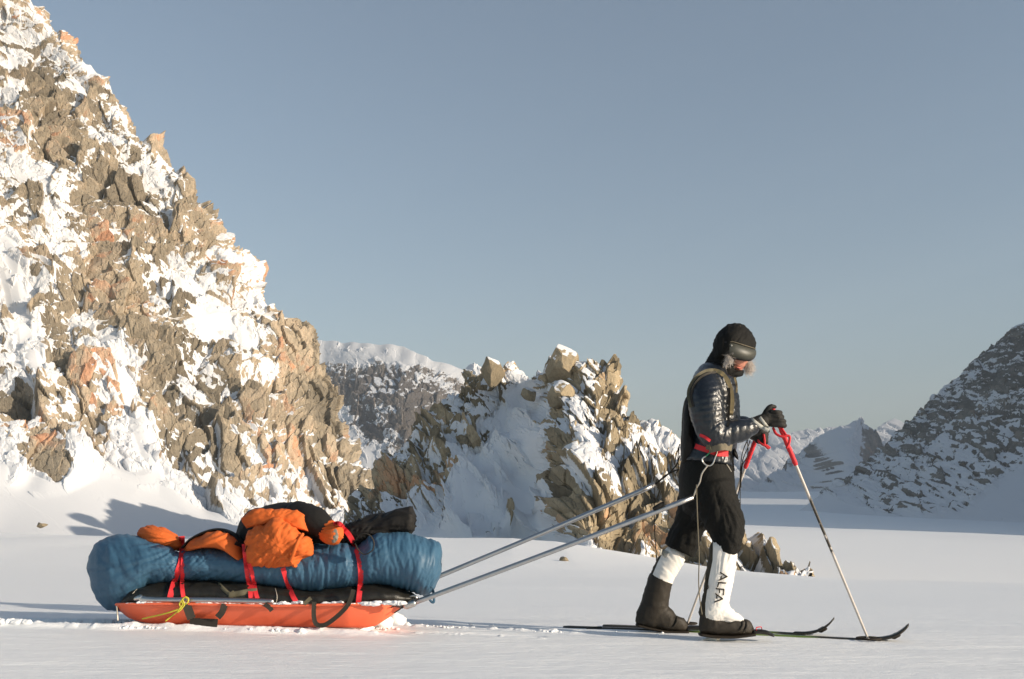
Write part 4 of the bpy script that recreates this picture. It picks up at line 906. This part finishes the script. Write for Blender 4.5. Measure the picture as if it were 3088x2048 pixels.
# gloves with five fingers each
def glove(wrist, palm, fingers, thumb, lab):
    parts = [wrist]+palm+[tube(p, r, n=12, sub=4) for p, r in fingers]+[tube(*thumb, n=12, sub=4)]
    g = obj('glove', push(fuse(parts, .0035, 2), lambda V: .0012*fbm(V[:, 0]*50, V[:, 1]*50, V[:, 2]*50, o=3, seed=5)), M['glove'], person); tag(g, lab); return g
ny = -.20
fin = []
for i, (xe, y) in enumerate(((2353, 1244), (2358, 1256), (2364, 1268), (2366, 1280))):
    yk = y+(i-1.5)*1.0
    fin.append(([A(2328, yk, ny-.028), A(xe-10, yk+1, ny-.034), A(xe, yk+2, ny-.012), A(xe-3, yk+3, ny+.022), A(xe-18, yk+4, ny+.036)], [.0135, .0135, .0130, .0122, .0105]))
ng = glove(tube([A(2262, 1287, ny-.02), A(2282, 1277, ny-.015), A(2303, 1268, ny-.01)], Rr(25, 21, 20), [.045, .04, .036], n=20),
           [ellip(A(2318, 1262, ny-.012), (.044, .028, .047), tilt=.3), ellip(A(2330, 1262, ny-.018), (.03, .022, .046))],
           fin, ([A(2305, 1252, ny), A(2314, 1236, ny-.012), A(2325, 1226, ny-.012), A(2336, 1227, ny-.004)], [.016, .015, .0135, .011]), 'near black glove gripping the forward pole')
DN = Drape([ng, jk])
obj('cuff_band', ribbon(DN.path([(2264, 1262), (2280, 1276), (2300, 1290), (2318, 1299)], Y0-.25, .004), .021), M['lightgrey'], ng)
obj('cuff_band', ribbon(DN.path([(2291, 1258), (2300, 1270), (2311, 1284), (2320, 1296)], Y0-.25, .0045), .017), M['lightgrey'], ng)
fy = .17
fin = [([A(2290+i*2, 1306+i*8, fy-.025), A(2304+i*2, 1308+i*8, fy-.03), A(2313-i, 1311+i*8, fy-.008), A(2308-i*2, 1314+i*8, fy+.022)], [.0125, .0125, .012, .0105]) for i in range(4)]
fg = glove(tube([A(2268, 1302, fy), A(2280, 1310, fy)], Rr(24, 20), [.04, .036], n=20), [ellip(A(2289, 1318, fy-.01), (.034, .028, .042))], fin,
           ([A(2284, 1312, fy-.02), A(2294, 1300, fy-.03), A(2306, 1297, fy-.02), A(2316, 1301, fy-.01)], [.015, .014, .0125, .0105]), 'far black glove holding the rear pole')
# harness
har = empty('harness', A(2130, 1350, -.2), None, None);
har.parent = person; har.matrix_parent_inverse = person.matrix_world.inverted()
back = push(pillow([(2056, 1400), (2052, 1350), (2056, 1290), (2058, 1240), (2066, 1205), (2080, 1190), (2092, 1200), (2096, 1260), (2098, 1320), (2100, 1385), (2090, 1404)], lambda px, py, dy: tuple(A(px, py, dy)), .15, ctr=(2076, 1300), pw=.6), crinkle(.006, 16, 4))
bp = obj('back_panel', back, M['black'], har)
DJ = Drape([jk, bp, tr])
def hb(name, pts, w, m, off=.006): return obj(name, ribbon(DJ.path(pts, Y0-.22, off), w), M[m], har, False)
hb('shoulder_strap', [(2086, 1228), (2078, 1190), (2086, 1160), (2106, 1134), (2132, 1120), (2156, 1118)], .026, 'olive')
hb('shoulder_strap', [(2090, 1226), (2084, 1192), (2094, 1162), (2112, 1139), (2136, 1126), (2160, 1122)], .012, 'web', .009)
hb('shoulder_strap', [(2152, 1117), (2174, 1124), (2192, 1144), (2203, 1172), (2208, 1205), (2206, 1235), (2203, 1252)], .024, 'tan', .010)
hb('shoulder_strap', [(2198, 1170), (2199, 1205), (2197, 1245), (2196, 1285)], .014, 'black', .009)
hb('chest_tape', [(2216, 1138), (2221, 1160), (2221, 1184)], .012, 'tan', .006)
hb('waist_pad', [(2136, 1352), (2160, 1346), (2185, 1342), (2208, 1346)], .055, 'pad', .006)
hb('waist_pad', [(2130, 1344), (2140, 1346), (2142, 1346)], .04, 'olive', .008)
hb('waist_belt', [(2096, 1345), (2115, 1352), (2140, 1360), (2158, 1366)], .028, 'red', .008)
hb('waist_belt', [(2158, 1366), (2178, 1367), (2196, 1368)], .034, 'red', .012)
hb('waist_belt', [(2110, 1312), (2125, 1318), (2142, 1330)], .016, 'red', .007)
hb('hanging_tape', [(2196, 1356), (2204, 1376), (2210, 1400), (2212, 1420)], .012, 'web', .010)
hb('hanging_tape', [(2192, 1400), (2200, 1412), (2206, 1422)], .005, 'whitecord', .010)
obj('hip_flap', push(pillow([(2208, 1345), (2216, 1352), (2224, 1368), (2227, 1388), (2216, 1378), (2206, 1368)], lambda px, py, dy: tuple(A(px, py, -.08+dy)), .05, n=40, m=16), crinkle(.003, 40, 3)), M['black'], har)
cb = DJ.hit(2140, 1380, 5.4, 0).y-.012
cp = [(2128, 1376), (2119, 1382), (2118, 1390), (2124, 1398), (2133, 1404), (2142, 1404), (2150, 1397), (2156, 1382), (2162, 1364), (2160, 1357), (2153, 1356), (2148, 1358)]
car = obj('carabiner', tube([PV(a, b, cb) for a, b in cp], .0042, n=10, sub=5), M['steel'], har)
obj('carabiner_gate', tube([PV(2128, 1376, cb-.001), PV(2148, 1358, cb-.001)], .0036, n=8, sub=2), M['green'], har)
for pts in ([(2256, 1325), (2246, 1345), (2238, 1370), (2234, 1400), (2232, 1440), (2232, 1500), (2233, 1560)], [(2252, 1326), (2255, 1345), (2254, 1375), (2240, 1400), (2236, 1430), (2234, 1470)], [(2262, 1328), (2255, 1350), (2243, 1378), (2236, 1410), (2234, 1450)], [(2234, 1450), (2228, 1480), (2224, 1500)]):
    obj('cord', tube([A(a, b, -.05) for a, b in pts], .0026, n=6, sub=5), M['cord'], har)

# ------------------------------------------------------------------ skis
def ski(label, pts, binding, w=.074, th=.012, g0=0, g1=1):
    q = crom([(a, b, c) for a, b, c in pts], 14); R = []
    P3 = []
    for v in q:
        g = GH(v.x, v.y) if v.z == 0 else None; P3.append(v)
    # lay along the ground line, lift the tip
    base = [GH(a, b) for a, b, c in pts if c == 0]; d = (base[-1]-base[0]); d.z = 0; d.normalize(); side = Vector((-d.y, d.x, 0)); o = base[0]
    rows = []; gr = []
    for v in q:
        p = o + d*((PV(v.x, v.y, o.y).x-o.x)/d.x)
        for _ in range(4): p2 = PV(v.x, v.y, p.y); p = o+d*((p2.x-o.x)/d.x)
        z = max(PV(v.x, v.y, p.y).z, float(ground_z(p.x, p.y))-.004) if v.z > 0 else float(ground_z(p.x, p.y))-.004
        t = len(rows)/(len(q)-1); ww = w*.5*np.interp(t, [0, .02, .5, .86, .97, 1], [.5, 1, .82, 1.05, .7, .12])
        rows.append([tuple(Vector((p.x, p.y, z))+side*ww*a+Vector((0, 0, th*b))) for a, b in ((1, 0), (1, 1), (0, 1.15), (-1, 1), (-1, 0), (0, 0))]); gr.append([np.interp(v.x, g0, [0, 1, 1, 0])]*6)
    V = np.array(rows); V = np.concatenate([[np.tile(V[0].mean(0), (6, 1))], V, [np.tile(V[-1].mean(0), (6, 1))]]); gr = np.array([gr[0]]+gr+[gr[-1]])
    s = obj('ski', (V.reshape(-1, 3), gridq(len(V), 6, True)), M['ski'], None, green=gr.ravel()); tag(s, label, 'ski', 'pair of skis'); return s
s1 = ski('near ski under the forward boot, longer green and black tip at right', [(1700, 1893, 0), (1780, 1897, 0), (1950, 1906, 0), (2150, 1917, 0), (2350, 1922, 0), (2500, 1926, 0), (2610, 1929, 0), (2655, 1929, 1), (2695, 1921, 1), (2722, 1905, 1), (2741, 1887, 1)], None, g0=[1950, 2100, 2420, 2500])
s2 = ski('far ski under the rear boot, its tip curling up behind the other', [(1820, 1889, 0), (1950, 1897, 0), (2100, 1903, 0), (2250, 1908, 0), (2390, 1912, 0), (2435, 1912, 1), (2470, 1904, 1), (2497, 1888, 1), (2516, 1868, 1)], None, g0=[1960, 2050, 2300, 2380])
for s, a in ((s1, [(2272, 1905, -.17), (2290, 1905, -.17), (2312, 1908, -.17), (2330, 1916, -.17)]), (s2, [(2072, 1896, .165), (2085, 1893, .165), (2120, 1893, .165)])):
    obj('binding', tube([A(*p) for p in a], [.012, .013, .012, .008][:len(a)], .03, n=12), M['frame'], s)
obj('binding_bail', tube([A(*p) for p in [(2281, 1900, -.20), (2281, 1893, -.20), (2295, 1891, -.19), (2297, 1899, -.15)]], .0025, n=6), M['red'], s1)
for s, p in ((s1, (2700, 1918)), (s2, (2480, 1899))):
    yq = GH(2610, 1929).y if s is s1 else GH(2390, 1912).y
    obj('skin_clip', tube([PV(p[0]-7, p[1]+3, yq-.02), PV(p[0]+6, p[1]-4, yq-.02)], .011, .04, n=10, sub=2), M['cord'], s)
obj('tail_clip', tube([PV(p[0], p[1], GH(1780, 1897).y) for p in [(1770, 1896), (1785, 1892), (1812, 1891), (1812, 1896), (1790, 1898), (1770, 1896)]], .003, n=6), M['cord'], s1)
# ------------------------------------------------------------------ ski poles
def skipole(label, top, tip, grip, camo, strap):
    def mk(a, b, r, r2, mat, par, **k):
        V, Q = tube([a.lerp(b, t) for t in np.linspace(0, 1, 60)], list(np.linspace(r, r2, 60)), n=10, sub=1); return V, Q
    V, Q = mk(top.lerp(tip, grip), tip, .0088, .0070, None, None)
    px, py = pxof(V); cm = np.interp(py, camo, [0, 1.15, 1.15, 0])
    s = obj('ski_pole', (V, Q), M['pole'], None, camo=cm); tag(s, label, 'ski pole', 'pair of ski poles')
    g = tube([top.lerp(tip, t) for t in np.linspace(0, grip, 30)], [.0135+.0012*math.sin(i*2.1) for i in range(30)], n=12, sub=1)
    gobj = obj('grip', g, M['red'], s)
    for q in strap: obj('wrist_strap', tube([PV(*v) for v in q], .007, .011, n=10), M['red'], gobj)
    return s
tipn = GH(2620, 1932)
p1 = skipole('forward ski pole planted at the near ski tip, red grip in the near glove', PV(2327, 1226, Y0-.17), tipn, .25, [1440, 1520, 1640, 1720],
    [[(2332, 1292, 5.45), (2340, 1308, 5.44), (2358, 1317, 5.43), (2374, 1314, 5.43), (2381, 1318, 5.43), (2380, 1334, 5.43), (2373, 1350, 5.43)], [(2352, 1288, 5.46), (2362, 1300, 5.45), (2371, 1314, 5.44)]])
tipf = GH(2071, 1886)
p2 = skipole('rear ski pole slanting down behind the legs, red grip in the far glove', PV(2292, 1290, Y0+.19), tipf, .19, [1300, 1310, 1320, 1330],
    [[(2284, 1322, 5.8), (2290, 1334, 5.79), (2302, 1342, 5.78), (2312, 1344, 5.78), (2320, 1350, 5.78)], [(2303, 1312, 5.78), (2305, 1328, 5.78), (2306, 1342, 5.78), (2316, 1352, 5.78)]])
for p, tip in ((p1, tipn), (p2, tipf)):
    ring = [tip+Vector((.062*math.cos(a), .055*math.sin(a), .012)) for a in np.linspace(0, 2*math.pi, 25)]
    obj('basket', join([tube(ring, .0055, n=8, sub=1)]+[tube([tip+Vector((0, 0, .02)), tip+Vector((.06*math.cos(a), .055*math.sin(a), .013))], .004, n=6, sub=1) for a in (0, 1.57, 3.14, 4.71)]), M['cord'], p)
# ------------------------------------------------------------------ haze
hz = mesh_np('haze', [(x, y, z) for z in (-70, 660) for y in (-100, 6300) for x in (-6000, 6500)],
             [(0, 2, 3, 1), (4, 5, 7, 6), (0, 1, 5, 4), (2, 6, 7, 3), (0, 4, 6, 2), (1, 3, 7, 5)], smooth=False)
hm = bpy.data.materials.new('haze'); hm.use_nodes = True; hn = hm.node_tree; hn.nodes.clear()
ho = hn.nodes.new('ShaderNodeOutputMaterial'); hv = hn.nodes.new('ShaderNodeVolumePrincipled')
hv.inputs['Density'].default_value = .0002; hv.inputs['Color'].default_value = (.86, .92, 1, 1); hv.inputs['Anisotropy'].default_value = 0
hn.links.new(hv.outputs[0], ho.inputs['Volume']); hz.data.materials.append(hm)
tag(hz, kind='stuff', label='thin cold haze in the valley air')
